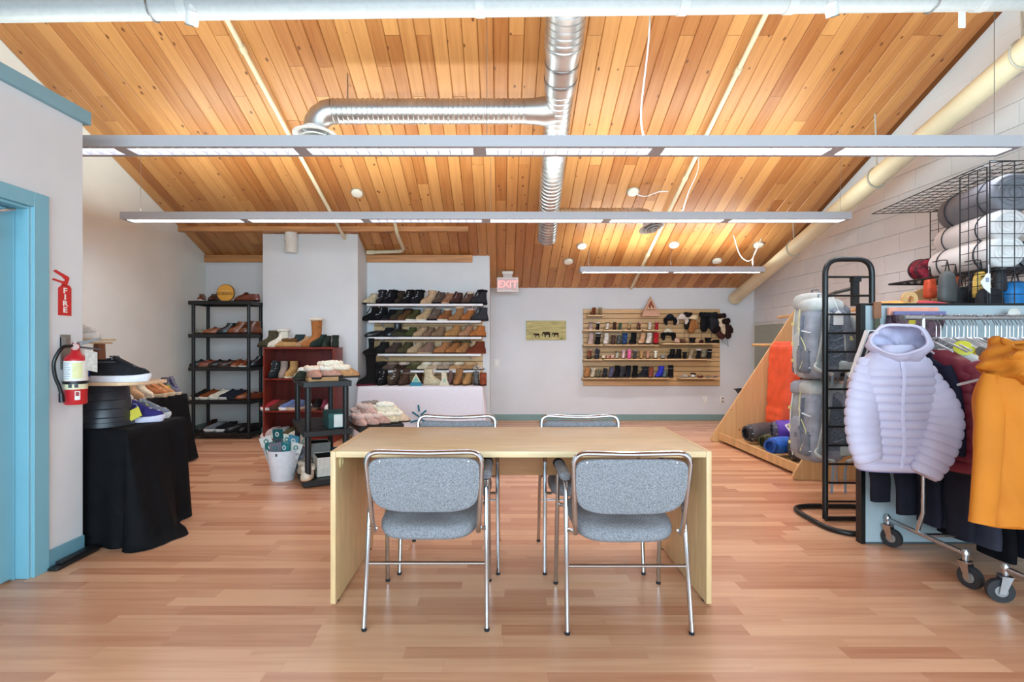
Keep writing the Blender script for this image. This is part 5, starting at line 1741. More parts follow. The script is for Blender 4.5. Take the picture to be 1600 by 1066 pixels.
M().box(-.24, .145, -.09, .09, 0, .013).build('board', mat('dcc098', .5, 0, .06, 4, stretch=(1, 9, 9)), t, bevel=.002, seg=1)
M().box(-.22, .125, -.085, .085, -.022, -.010).build('board', mat('d6b688', .5, 0, .06, 4, stretch=(1, 9, 9)), t, bevel=.002, seg=1)
M().prism([(.07, -.24), (.125, -.24), (.115, -.02), (.085, -.02)], lambda u, v, d: (u, d, v), -.03, .03).build('prop', mat('7a4a30', .5), t)
M().prism([(-.1, -.24), (-.04, -.24), (-.05, -.02), (-.09, -.02)], lambda u, v, d: (u, d, v), -.03, .03).build('prop', mat('7a4a30', .5), t)
M().box(-.2, .14, -.05, .05, -.2685, -.24).build('foot', mat('7a4a30', .5), t)
shoe('sneaker', 'd6d4cf', (-2.90, 3.40, 1.289), math.radians(5), 'pale grey sneaker on the thin raised board behind the partition end', G6, sole='ecebe8', lace='e4e2de', sc_=1.0)
for px, D, kd, c, rz, op, l in ((214, 3.40, 'sneaker', '3a3474', 12, dict(sole='dcd8e8', lace='d8d4dc', lining='b8b49a', sc_=1.1), 'purple running shoe with yellow tag beside the black pot'),
                                (228, 3.55, 'sneaker', '7f8894', 10, dict(sole='ececec', lace='e6ddd8', lining='5a6470', sc_=1.05), 'grey blue running shoe with yellow tag behind the purple shoe'),
                                (196, 3.56, 'sneaker', '3c3a3a', 15, dict(sole='d8cfc4', lace='bfb6aa', sc_=1.0), 'dark shoe tucked between the black pot and the grey blue shoe')):
    x = (px - CX) / F * D
    shoe(kd, c, (x, D, ZA), math.radians(rz), l, G6, **op)
    if 'yellow' in l:
        t = thing('price_tag', 'big yellow price tag on the ' + ('purple running shoe' if 'purple run' in l[:10] else 'grey blue running shoe'), 'label', (x + .045, D - .105, ZA + .06), math.radians(10))
        t.rotation_euler = (math.radians(-14), math.radians(-28), math.radians(8))
        M().box(-.055, .055, -.001, .001, -.034, .034).build('card', mat('e0cf52', .7, 0, .03), t)
        M().tube([(.05, 0, .034), (.03, .03, .07), (0, .05, .09)], .0015, 5).build('string', PAPER, t)
for i, (px, D, c, op, l) in enumerate(((182, 4.52, '3a3834', dict(sole='c9a88c'), 'dark clog shoe nearest on the farther black table'),
                                    (205, 4.60, 'd9d9dc', dict(sole='ddd8d0', kd='ankle boot', sc_=.85), 'white pull-on shoe on the farther black table'),
                                    (224, 4.76, 'cda47e', dict(sole='b58a66', kd='ankle boot', sc_=.8), 'beige pull-on shoe on the farther black table'),
                                    (237, 4.90, 'ded2b8', dict(sole='e6dccb', kd='ankle boot', sc_=.85), 'cream pull-on shoe on the farther black table'),
                                    (255, 5.00, 'b9764c', dict(sole='e4cfae', lace='e6cda4', kd='sneaker'), 'rust laced shoe on the farther black table'),
                                    (266, 5.12, 'c08a5e', dict(sole='e4cfae', lace='d8b88c', kd='sneaker'), 'tan laced shoe on the farther black table'),
                                    (279, 5.24, '6c6a78', dict(sole='d8ccb8', lace='4a4a9a', kd='lace boot', sc_=.9), 'grey hiking shoe with yellow tag at the end of the farther black table'))):
    kd = op.pop('kd', 'clog')
    x = max(-4.1, (px - CX) / F * D)
    shoe(kd, c, (x - .09, D, T2['z'] + .002), math.radians(-12), l, G6, **op)
    if 'yellow' in l:
        t = thing('price_tag', 'small yellow price tag on the grey hiking shoe', 'label', (x - .07, D - .07, T2['z'] + .075))
        M().box(-.03, .03, -.001, .001, -.03, .03).build('card', mat('dccb4e', .7), t)
        M().tube([(0, 0, .03), (0, .03, .06)], .0015, 5).build('string', PAPER, t)
# ================================================================== partition: sign and extinguisher
RED = mat('c4202a', .32, 0, 0.02, coat=.3)
WPX = PX + .001
def wallmap(D0, z0):
    # u along the wall away from the camera, v up, d out from the wall
    return lambda u, v, d: (WPX + d, D0 + u, z0 + v)
t = thing('fire_sign', 'red extinguisher shaped sticker reading FIRE down its length on the partition', 'sign', (0, 0, 0))
fm_ = wallmap(2.875, 1.415)
M().prism([(-.043, 0), (.043, 0), (.043, .16), (.032, .175), (.01, .18), (-.02, .175), (-.043, .155)], fm_, 0, .0025).build('sticker', mat('cf2a26', .45), t)
g = M()
g.prism([(-.02, .172), (.015, .177), (.03, .215), (-.012, .196), (-.075, .206), (-.08, .196), (-.02, .185)], fm_, 0, .0025)
g.prism([(.03, .213), (.026, .226), (-.06, .256), (-.075, .246), (-.02, .222), (.005, .203)], fm_, 0, .0025)
g.build('handle_print', mat('cf2a26', .45), t)
for i, ch in enumerate('FIRE'):
    text_mesh(ch, .043, 'lettering', mat('f4efe8', .5), t, (WPX + .0035, 2.875, 1.415 + .142 - .037 * i), (PI / 2, 0, PI / 2), .0006, sx=1.35, bold=.0013)
ed, ez = 2.875, .905
ext = thing('fire_extinguisher', 'red fire extinguisher with white instruction label hung on the partition', 'fire extinguisher', (WPX + .064, ed, ez))
r_ = .055
M().lathe([(0, 0), (r_ * .9, 0), (r_, .008), (r_, .25), (r_ * .95, .268), (r_ * .6, .288), (.022, .30), (.020, .315), (0, .315)], 32).build('cylinder', RED, ext, smooth=True, ang=40)
def arc_band(z0, z1, a0, a1, rr, n=18):
    g = M()
    for i in range(n):
        b0, b1 = a0 + (a1 - a0) * i / n, a0 + (a1 - a0) * (i + 1) / n
        g.add([(rr * math.cos(b0), rr * math.sin(b0), z0), (rr * math.cos(b1), rr * math.sin(b1), z0), (rr * math.cos(b1), rr * math.sin(b1), z1), (rr * math.cos(b0), rr * math.sin(b0), z1)], [(0, 1, 2, 3)])
    return g
A0, A1 = -PI * .93, .25 * PI
lb = arc_band(.135, .25, A0, A1, r_ + .0006).build('instruction_label', mat('e9e6dc', .5), ext)
g = M()
for i in range(8):
    z = .148 + .0125 * i
    g.v, g.f = g.v, g.f
    q = arc_band(z, z + .004, A0 + .1, -PI * .42 if i % 3 else -PI * .46, r_ + .0012)
    g.add(q.v, q.f)
g.build('print_lines', mat('9fb0cc', .6), lb)
q = arc_band(.150, .24, -PI * .36, -PI * .1, r_ + .0012)
q.build('pictogram_panel', mat('e4dfa6', .6), lb)
q = arc_band(.088, .125, A0, A1, r_ + .0006)
cb_ = q.build('class_label', mat('e4dcb8', .5), ext)
for a in (-.42, -.26):
    q = arc_band(.098, .117, a * PI - .16, a * PI + .16, r_ + .0012)
    q.build('class_symbol', mat('4a4f54', .6), cb_)
q = arc_band(.028, .078, -.30 * PI, -.16 * PI, r_ + .0006).build('inspection_label', mat('ece8e2', .5), ext)
arc_band(.05, .073, -.28 * PI, -.19 * PI, r_ + .0012).build('red_print', mat('a23440', .5), q)
M().lathe([(r_ + .001, .118), (r_ + .004, .118), (r_ + .004, .134), (r_ + .001, .134)], 32, cap=False).build('strap', BLACKM, ext, smooth=True)
g = M().tube([(0, 0, .305), (0, 0, .355)], .017, 14).tube([(0, -.03, .335), (0, .02, .335)], .012, 12)
g.build('valve', STEEL, ext, smooth=True)
g = M().prism([(-.02, .352), (.12, .385), (.125, .378), (.02, .335)], lambda u, v, d: (u * .55 + d * .2, u * .8, v), -.012, .012)
g.build('lever', STEEL, ext)
M().prism([(-.01, .338), (.12, .318), (.12, .310), (.0, .325)], lambda u, v, d: (u * .55 + d * .2, u * .8, v), -.010, .010).build('carry_handle', mat('55565a', .35, .8), ext)
M().lathe([(0, 0), (.019, 0), (.020, .008), (0, .012)], 18, (.012, -.016, .33), (.6, -1, 0)).build('gauge', mat('c9a49c', .3), ext, smooth=True)
M().lathe([(.019, 0), (.022, .0), (.022, .010), (.019, .012)], 18, (.012, -.016, .33), (.6, -1, 0), cap=False).build('gauge_rim', mat('b03030', .3), ext, smooth=True)
hp = smooth_path([(0, -.03, .335), (-.012, -.075, .325), (-.03, -.105, .25), (-.03, -.10, .17), (-.02, -.085, .11), (-.015, -.078, .07)], 5)
M().tube(hp, .0095, 10).build('hose', BLACKM, ext, smooth=True)
M().tube([hp[-1], hp[-1] + Vector((.002, .002, -.05))], [.012, .014], 10).build('nozzle', BLACKM, ext, smooth=True)
M().box(-.064, -.056, -.03, .03, .20, .40).build('wall_bracket', mat('9c9a92', .4, .7), ext)
M().box(-.064, -.054, -.03, -.004, .32, .385).build('bracket_plate', mat('a6a9aa', .4, .6), ext)
M().prism([(0, 0), (.05, -.02), (.05, -.15), (.0, -.13)], lambda u, v, d: (.055 + u * .5, .0 + u * 1.1 + d, .315 + v * .9), -.001, .001).build('inspection_tag', mat('cbc8c0', .7, 0, .08, 60), ext)
# black bar on the floor
t = thing('draught_stop', 'black plastic door stop bar lying on the floor by the partition baseboard', 'door stop', (PX + .05, 2.88, 0))
M().prism([(-.14, .0), (.15, .0), (.15, .035), (.11, .040), (-.10, .022), (-.14, .018)], lambda u, v, d: (d, u, v), -.03, .03).build('body', mat('17181a', .35, 0, .05), t, bevel=.008)
M().box(-.02, .02, -.10, .06, .026, .038).build('grip', mat('222326', .5), t, bevel=.003, seg=1)

# ================================================================== bucket of packets
bk = at(442, 752, 4.62)
t = thing('bucket', 'white plastic bucket of packets on the floor beside the plastic rack', 'bucket', (bk.x, 4.62, 0))
M().lathe([(0, .0), (.098, 0), (.102, .006), (.135, .27), (.140, .272), (.140, .280), (.133, .280), (.128, .268), (.096, .012), (0, .012)], 36).build('body', mat('e8e8ec', .4), t, smooth=True, ang=40)
M().tube([(.141 * math.cos(a), .141 * math.sin(a), .262 - .07 * max(0, -math.sin(a)) * 0) for a in [PI * i / 20 for i in range(21)]], .003, 6).build('wire_handle', STEEL, t, smooth=True)
M().box(-.008, .008, -.139, -.132, .24, .262).build('clip', mat('55565a', .5), t)
PK = [(-.075, -.02, -.30, '1f6a64', 'teal packet leaning out of the bucket towards the bookcase'), (-.03, -.07, -.10, '6a6470', 'grey sock packet at the bucket front'), (.03, -.05, .12, '2b7f86', 'blue green packet at the bucket front'), (.085, -.02, .38, 'd9d6ce', 'white packet leaning out of the bucket towards the rack'),
      (-.09, .03, -.42, 'd6cfc6', 'pale packet tipping furthest over the bucket edge'), (-.035, .03, -.12, '0f5a5e', 'dark teal packet standing tallest in the bucket'), (.02, .05, .08, 'dcd8c8', 'cream packet with teal ring in the bucket back'), (.07, .06, .25, '4d88a0', 'pale blue packet in the bucket back'), (.105, .05, .52, 'c2a08a', 'tan packet leaning over the bucket edge beside the rack leg')]
for i, (x, y, an, c, l) in enumerate(PK):
    p = thing('sock_packet', l, 'packet', (bk.x + x * .75, 4.62 + y * .75, .08), R.uniform(-.3, .3), 'packets in the white bucket')
    p.rotation_euler = (R.uniform(-.1, .12), an * .75, R.uniform(-.35, .35))
    h = .33 if i >= 4 else .27
    if i == 5:
        h = .38
    M().box(-.05, .05, -.010, .010, 0, h - .09).build('bag', mat('a9a6a4' if c[0] in 'd' else '5c5a62', .4, 0, .3, 40), p, bevel=.004, seg=1)
    M().box(-.052, .052, -.011, .011, h - .09, h).build('header_card', mat(c, .5, 0, .06, 20), p)
    M().lathe([(.012, -.0125), (.022, -.0125), (.022, -.011)], 14, (0, 0, h - .045), (0, 1, 0), cap=False).build('print', mat('e8e4da' if c[0] in '0124' else '1f6a64', .6), p)

# ================================================================== hats on the slat wall
def fur_hat(px, py, label, c_out, c_fur, s=1.0, flaps=True, tall=0.0):
    p = at(px, py, 8.06)
    t = thing('fur_hat', label, 'hat', p, R.uniform(-.3, .3), 'hats and mittens hung on the slat wall')
    rr = random.Random(px)
    g = M()
    rings = []
    for i in range(9):
        a = PI / 2 * i / 8
        rad, z = math.cos(a) * .095 * s, math.sin(a) * (.10 + tall) * s
        rings.append([(rad * math.cos(b), rad * math.sin(b) * .8, z) for b in [2 * PI * k / 20 for k in range(20)]])
    g.loft(rings)
    g.build('crown', mat(c_out, .85, 0, .1, 30), t, smooth=True, ang=70)
    ring = [Vector((.10 * s * math.cos(b), .085 * s * math.sin(b), -.01 * s)) for b in [2 * PI * k / 24 for k in range(24)]]
    M().tube([q + Vector((rr.uniform(-1, 1), rr.uniform(-1, 1), rr.uniform(-1, 1))) * .007 * s for q in ring], [.033 * s * rr.uniform(.8, 1.15) for _ in ring], 8, closed=True).build('fur_band', FURC(c_fur), t, smooth=True, ang=180)
    if flaps:
        for sg in (-1, 1):
            M().tube([(sg * .095 * s, -.01, 0), (sg * .105 * s, -.02, -.07 * s), (sg * .085 * s, -.02, -.14 * s)], [(.05 * s, .02 * s), (.046 * s, .02 * s), (.02 * s, .012 * s)], 10).build('ear_flap', FURC(c_fur), t, smooth=True, ang=180)
    M().tube([(0, .05, .08 * s), (0, 8.16 - 8.06, .09 * s)], .004, 6).build('hook', STEEL, t)
    return t


fur_hat(1047, 498, 'black and navy fur trapper hat, first in the hat row on the slat wall', '232a3c', '1d1d20', .75)
fur_hat(1065, 497, 'cream fur trapper hat with black trim beside the navy one', 'ded2c8', 'd8cbc0', .72)
fur_hat(1044, 521, 'cream and black fur hat hung alone below the navy hat', 'ded5bc', '1f1c1c', .8, True)


def mitten(px, py, label, c, cc, w_=.12, h=.30, rot=0, cw=.07):
    p = at(px, py, 8.07)
    t = thing('hanging_mitten', label, 'mitten', p, 0, 'hats and mittens hung on the slat wall')
    t.rotation_euler = (0, rot, 0)
    g = M()
    rings = []
    for f, k in ((0, .86), (.25, .95), (.55, 1.0), (.8, .92), (.93, .7), (1.0, .35)):
        rings.append([(w_ / 2 * k * math.cos(a), .035 * k * math.sin(a), -h * f) for a in [2 * PI * i / 18 for i in range(18)]])
    g.loft(rings)
    g.build('palm', mat(c, .7, 0, .1, 20), t, smooth=True, ang=70)
    M().tube([(w_ * .42, 0, -h * .30), (w_ * .62, -.005, -h * .52), (w_ * .60, -.005, -h * .72)], [(.03, .03), (.026, .026), (.014, .014)], 10).build('thumb', mat(c, .7, 0, .1, 20), t, smooth=True)
    rr = random.Random(px)
    rg = [Vector((w_ * .55 * math.cos(a), .045 * math.sin(a), 0)) for a in [2 * PI * i / 20 for i in range(20)]]
    M().tube([q + Vector((0, 0, rr.uniform(-.004, .004))) for q in rg], [(cw * .55 * rr.uniform(.9, 1.1), .018) for _ in rg], 8, closed=True, flat=(0, 0, 1)).build('cuff', FURC(cc), t, smooth=True, ang=180)
    M().tube([(0, .03, .02), (0, 8.16 - 8.07, .03)], .004, 6).build('hook', STEEL, t)
    M().tube([(-.01, .02, -.02), (-.03, .0, -h * .9), (-.03, 0, -h - .13)], .003, 5).build('cord', BLACKP, t)
    return t


mitten(1082, 496, 'tan shearling mitten with cream cuff on the slat wall', 'a06a3c', 'e2cfa8', .13, .26, .08)
mitten(1075, 492, 'dark fur edged mitten half behind the tan one', '201c1c', '1f1b1c', .1, .24, .1)
mitten(1101, 492, 'black mitten in the hat row next to the tan mitten', '16161a', '1f2226', .13, .28, .05)
mitten(1113, 492, 'charcoal mitten in the hat row past the black one', '2b2b31', '22282c', .13, .27, -.05)
mitten(1126, 494, 'cream leather mitten hanging over the slat wall edge', 'dcc6a6', '2a1e1c', .13, .31, -.14)
mitten(1133, 502, 'dark brown mitten hanging outermost over the slat wall edge', '33211e', '2a1c1a', .12, .29, -.2)
mitten(1119, 515, 'brown and black mitten hung lowest at the slat wall edge', '4a2c28', '1f1718', .11, .19, -.7)

# ================================================================== wooden triangle display
PYM = plank_mat('plywood', 'c48a50', 'e6bd86', .7, .06, .5, 2, .5, 'a0602e')
t = thing('triangle_rack', 'light plywood triangle rack with dowels leaning to the concrete block wall', 'display rack', (2.68, 4.6, 0))
tri = [(.05, 0), (1.44, 0), (1.44, 1.72), (1.18, 1.76), (1.10, 1.72), (.012, .065), (.0, .03), (.015, .008)]
for yy in (0, 1.80):
    M().prism(tri, lambda u, v, d: (u, yy + d, v), -.012, .012).build('side_panel', PYM, t, bevel=.003, seg=1)
M().box(.10, .125, .012, 1.788, .03, .12).build('front_rail', PLY, t, bevel=.003, seg=1)
M().box(.125, 1.40, .012, 1.788, .03, .045).build('bottom_board', PLY, t)
for x, z in ((.86, 1.24), (1.22, 1.63)):
    M().tube([(x, -.10 if x < 1 else -.02, z), (x, 2.42 if x > .6 else 1.9, z)], .019, 12).build('dowel', PLY, t, smooth=True)
M().box(1.40, 1.43, .012, 1.788, .2, .3).build('back_rail', PLY, t)
t = thing('wall_hook', 'small black bracket showing past the triangle rack edge', 'hook', at(1152, 609, 6.46))
M().prism([(-.05, .01), (.05, .02), (.05, .0), (.01, -.05), (-.02, -.01)], lambda u, v, d: (u, d, v), -.01, .01).build('bracket', mat('2a2c2c', .5), t)
M().tube([(.04, 0, 0), (.10, .0, -.02)], .006, 6).build('peg', mat('2a2c2c', .5), t)
# orange sleeping bag folded over the dowel
t = thing('sleeping_bag', 'orange quilted sleeping bag folded over the triangle rack dowel', 'sleeping bag', (3.54, 5.84, 0))
OR = mat('ec5a30', .55, 0, .05, 10, .3, 30)
prof = [(-.10, .21), (-.16, .24), (-.185, .34), (-.165, .50), (-.135, .8), (-.115, 1.1), (-.09, 1.235), (-.045, 1.275), (.0, 1.285), (.05, 1.27), (.085, 1.22), (.10, 1.0), (.11, .7), (.12, .40), (.10, .33), (.06, .34), (.045, .5), (.04, .9), (.035, 1.16), (.0, 1.20), (-.035, 1.16), (-.04, .9), (-.05, .5), (-.05, .28)]
pp = smooth_path([(u, v, 0) for u, v in prof], 5, closed=True)
g = M()
rings = []
K = 15
for i in range(K):
    f = i / (K - 1)
    ed_ = min(1, min(f, 1 - f) / .08)
    ring = []
    for q in pp:
        u, v = q.x, q.y
        puff = .024 * abs(math.sin(v * PI / .125)) ** .4 * (1 if abs(u) > .06 or v > 1.2 else 0)
        uu = u + math.copysign(puff, u) * ed_
        sway = .05 * (1.2 - v) * math.sin(f * 3 + 1) * (1 if v < 1.1 else 0)
        shrink = 1 - .06 * (1 - ed_)
        ring.append((uu * (.6 + .4 * ed_) - .02 * (1.25 - v), f * (.56 - .10 * max(0, .9 - v)) + sway, v))
    rings.append(ring)
g.loft(rings)
g.build('quilt', OR, t, smooth=True, ang=70)
M().tube([(-.15, .30, .26), (-.17, .32, .22), (-.15, .34, .205)], .006, 6).build('drawcord', mat('c9c2b2', .7), t)
M().box(.0, .01, -.02, -.012, .9, 1.0).build('zip_pull', mat('c9c2b2', .7), t)
t = thing('sleeping_bag', 'second orange sleeping bag glimpsed between the first bag and the packs', 'sleeping bag', (3.36, 5.30, 0))
M().tube(smooth_path([(0, 0, 1.02), (-.02, 0, .9), (-.03, .02, .6), (-.02, .02, .36), (0, .03, .25)], 5), [(.05, .03)] + [(.06, .05)] * 19 + [(.04, .03)], 14).build('quilt', OR, t, smooth=True, ang=70)
M().tube([(0, 0, 1.0), (.15, 0, 1.22), (.2, .02, 1.24)], .006, 6).build('loop', BLACKP, t)


def stuff_sack(label, a, b, r, c, end=None, grp='stuffed sacks in the plywood triangle rack', label_card=False, cords='c8cace'):
    a, b = Vector(a), Vector(b)
    d = b - a
    L_ = d.length
    t = thing('stuff_sack', label, 'bag', a, 0, grp)
    M().lathe([(r * .25, -.012), (r * .75, 0), (r * .95, .02), (r, .08), (r * 1.04, L_ * .4), (r * 1.0, L_ * .75), (r * .9, L_ - .03), (r * .5, L_)], 22, (0, 0, 0), d).build('sack', mat(c, .55, 0, .08, 12, .45, 22), t, smooth=True, ang=70)
    q = Vector((0, 0, 1)).rotation_difference(d.normalized())
    e_ = M().lathe([(r * .55, -.03), (r * .8, -.028), (r * .86, .01), (r * .9, .03)], 22, (0, 0, 0), d, cap=False)
    e_.lathe([(0, -.012), (r * .6, -.012)], 22, (0, 0, 0), d)
    e_.build('end_collar', mat(end or c, .6, 0, .15, 25), t, smooth=True)
    g = M()
    for k in range(8):
        a_ = 2 * PI * k / 8
        g.tube([q @ Vector((r * .62 * math.cos(a_), r * .62 * math.sin(a_), -.030)), q @ Vector((r * .90 * math.cos(a_), r * .90 * math.sin(a_), .005))], .004, 5)
    g.build('drawcord', mat(cords, .7), t)
    return t


stuff_sack('dark grey stuff sack with laced end deepest in the triangle rack', (2.98, 6.02, .175), (3.42, 6.08, .20), .11, '4c4648', '2e3036')
stuff_sack('olive stuff sack in front of the dark grey one in the triangle rack', (3.02, 5.72, .135), (3.36, 5.80, .135), .085, '56583c', '4a4c34', cords='3a3c2c')
stuff_sack('pale grey stuff sack between the olive and purple ones', (3.20, 5.55, .18), (3.42, 5.6, .2), .075, '8a9482')
stuff_sack('bright blue stuff sack poking out over the triangle rack rail', (2.86, 5.28, .175), (3.14, 5.40, .17), .088, '2f6fd0', '2254a8', cords='2a62bc')
stuff_sack('purple stuff sack with white card under the orange sleeping bag', (3.08, 5.62, .28), (3.52, 5.50, .30), .115, '5a34a8', '4a4a58')
stuff_sack('big charcoal stuff sack with pale emblem beside the near plywood side', (3.05, 5.20, .17), (3.38, 4.86, .20), .145, '46464a', '3a3a3e')
t = thing('price_card', 'white price card on the purple stuff sack', 'label', (3.215, 5.485, .345))
t.rotation_euler = (math.radians(-35), math.radians(-20), 0)
M().box(-.075, .075, -.001, .001, -.05, .05).build('card', PAPER, t)
M().box(-.05, .05, -.002, -.001, -.02, .02).build('print', mat('a9a4a0', .7), t)
# board on the block wall
t = thing('wall_board', 'grey green flat board fixed low on the concrete block wall behind the rack', 'board', (XR - .012, 7.70, 1.10))
M().box(-.03, 0, -.42, .40, -.45, .45).build('panel', mat('9aa092', .6), t, bevel=.004, seg=1)
M().box(-.035, -.0, .40, .43, -.46, .46).box(-.035, 0, -.42, .40, .45, .47).build('edge_frame', mat('dad8d0', .5), t)

# ================================================================== backpacks
PKG = mat('989ca5', .75, 0, .08, 14, .35, 60)
PKD = mat('777b84', .8, 0, .10, 20, .3, 80)
PKL = mat('b8bcb8', .7, 0, .06, 14, .35, 50)
MESHM = mat('777d86', .9, 0, .18, 90, .5, 300)


def sbox(w_, d, zs, n=24, p=.5):
    """soft box: rings at (z, kx, ky)"""
    return [[(w_ / 2 * kx * math.copysign(abs(math.cos(a)) ** p, math.cos(a)), d / 2 * ky * math.copysign(abs(math.sin(a)) ** p, math.sin(a)) + dy, z) for a in [2 * PI * i / n for i in range(n)]] for z, kx, ky, dy in zs]


def backpack(label, loc, rz, h=.62, w_=.30, d=.20, body=PKG, lid=PKL, group='grey trekking packs on the ladder stand'):
    """local -y is the harness side"""
    t = thing('backpack', label, 'backpack', loc, rz, group)
    M().loft(sbox(w_, d, [(0, .62, .6, 0), (.02, .84, .85, 0), (.08, .96, 1, .0), (h * .35, 1.0, 1.04, .005), (h * .6, 1, 1, .005), (h * .85, .96, .9, 0), (h * .92, .8, .7, 0)])).build('pack_body', body, t, smooth=True, ang=70)
    M().loft(sbox(w_ * 1.02, d * 1.05, [(h * .84, .9, .9, .01), (h * .87, 1, 1, .01), (h * .96, .98, .96, .015), (h * 1.0, .8, .75, .02), (h * 1.02, .4, .4, .02)])).build('lid', lid, t, smooth=True, ang=70)
    M().loft(sbox(w_ * .74, .03, [(.10, .7, 1, -d / 2 - .012), (.13, 1, 1, -d / 2 - .014), (h * .5, .9, 1, -d / 2 - .012), (h * .8, .7, 1, -d / 2 - .006), (h * .83, .5, .7, -d / 2)])).build('back_panel', MESHM, t, smooth=True, ang=70)
    g = M()
    for k in range(5):
        z = .16 + k * (h - .30) / 5
        g.tube([(-w_ * .28, -d / 2 - .030, z + .03), (0, -d / 2 - .034, z), (w_ * .28, -d / 2 - .030, z + .03)], .006, 6)
    g.build('back_ribs', PKD, t, smooth=True)
    for s in (-1, 1):
        pts = smooth_path([(s * .03, -d / 2, h * .86), (s * .055, -d / 2 - .05, h * .80), (s * .085, -d / 2 - .075, h * .60), (s * .105, -d / 2 - .07, h * .38), (s * .115, -d / 2 - .04, h * .22), (s * .11, -d / 2, h * .14)], 5)
        k = len(pts)
        st = M().tube(pts, [(.010, .030 if i < k * .6 else .030 - .02 * (i - k * .6) / (k * .4)) for i in range(k)], 10, flat=(0, -1, 0)).build('shoulder_strap', PKL if s < 0 else PKD, t, smooth=True, ang=70)
        M().box(s * .1 - .014, s * .1 + .014, -d / 2 - .088, -d / 2 - .074, h * .48, h * .53).build('strap_buckle', mat('d3cf8e', .5), st)
        hb = smooth_path([(s * .05, -d / 2 - .02, .10), (s * .12, -d / 2 - .045, .10), (s * .155, -d / 2 - .07, .085), (s * .12, -d / 2 - .095, .06), (s * .05, -d / 2 - .10, .04)], 4)
        k = len(hb)
        M().tube(hb, [(.012, .042 - .028 * i / k) for i in range(k)], 10, flat=(0, -1, 0)).build('hip_belt', PKL, t, smooth=True, ang=70)
        M().tube(smooth_path([(s * .05, -d / 2 - .10, .04), (s * .045, -d / 2 - .085, -.05), (s * .05, -d / 2 - .08, -.20)], 4), (.0015, .011), 6, flat=(0, -1, 0)).build('webbing', mat('9ba0a8', .8), t)
        M().loft(sbox(.05, d * .7, [(.04, .7, .7, .01), (.06, 1, 1, .01), (h * .34, 1, 1, .01), (h * .38, .6, .9, .01)])).build('side_pocket', PKD, t, smooth=True, ang=70).location = (s * w_ * .48, 0, 0)
        M().tube(smooth_path([(s * w_ * .5, .05, h * .88), (s * (w_ * .5 + .015), .04, h * .6), (s * (w_ * .5 + .012), -.04, h * .36), (s * (w_ * .5 + .02), .02, h * .12)], 5), .004, 6).build('side_cord', mat('d8d49a', .6), t)
    M().loft(sbox(w_ * .66, .07, [(.06, .8, .7, d / 2), (.10, 1, 1, d / 2 + .005), (h * .5, 1, 1, d / 2 + .005), (h * .56, .8, .6, d / 2)])).build('front_pocket', lid, t, smooth=True, ang=70)
    for z in (.22, .42, .66):
        for s in (-1, 1):
            q = M().tube(smooth_path([(s * w_ * .30, d / 2 + .025, h * z), (s * w_ * .47, d / 2 - .02, h * z - .01), (s * (w_ * .5 + .012), 0, h * z - .035), (s * w_ * .48, -d / 2 + .03, h * z - .05)], 4), (.002, .009), 6, flat=(0, 0, 1)).build('compression_strap', mat('d9dcdc' if z != .42 else '5a5e66', .7), t, smooth=True)
        M().box(s * w_ * .30 - .014, s * w_ * .30 + .014, d / 2 + .026, d / 2 + .036, h * z - .012, h * z + .012).build('buckle', mat('d6d48e', .5), q)
    for s in (-1, 1):
        M().tube(smooth_path([(s * w_ * .30, d / 2 + .004, h * .05), (s * w_ * .40, d / 2 - .0, h * .3), (s * w_ * .41, d / 2 - .002, h * .6), (s * w_ * .36, d / 2 - .012, h * .84)], 4), .006, 6).build('seam_piping', mat('dfe2dc', .6), t, smooth=True)
        M().tube(smooth_path([(s * (w_ * .5), -.01, h * .08), (s * (w_ * .51), .02, h * .4), (s * (w_ * .50), .0, h * .8)], 4), (.004, .022), 8, flat=(0, -1, 0)).build('side_panel', PKD, t, smooth=True)
    M().box(-.03, .03, d / 2 + .036, d / 2 + .042, h * .3, h * .36).build('emblem_patch', mat('6f747c', .6), t)
    M().tube([(-.03, 0, h * .98), (-.03, -.01, h * 1.06), (.03, -.01, h * 1.06), (.03, 0, h * .98)], (.003, .010), 6).build('haul_loop', PKD, t, smooth=True)
    return t


backpack('grey trekking pack with white tag hung from the upper ladder hook', (2.44, 3.80, .99), 0, .60, .27, .20)
t = thing('price_tag', 'white house shaped price tag on the upper ladder pack', 'label', at(1310, 496, 3.60))
M().prism([(-.035, -.055), (.035, -.055), (.035, .02), (0, .055), (-.035, .02)], lambda u, v, d: (u, d, v), -.001, .001).build('card', PAPER, t)
M().tube([(0, 0, .05), (-.01, .02, .11), (-.005, .05, .17)], .0015, 5).build('string', PAPER, t)
backpack('grey trekking pack with open harness hung from the lower ladder hook', (2.46, 3.82, .36), 0, .60, .28, .20)
backpack('pale grey side-on pack behind the ladder upper post', (2.61, 4.16, .96), math.radians(105), .70, .27, .21, PKL, PKL)
backpack('slate grey side-on pack low behind the ladder stand', (2.60, 4.17, .28), math.radians(102), .66, .28, .22, mat('a2a6a6', .75, 0, .06, 14, .35, 60), PKG)
backpack('dark grey pack deepest behind the side-on packs', (2.92, 4.42, .93), math.radians(100), .66, .28, .22, PKD, PKD)

# ================================================================== garment racks
CH2 = mat('b9b9bb', .28, 1.0, .03, 30)


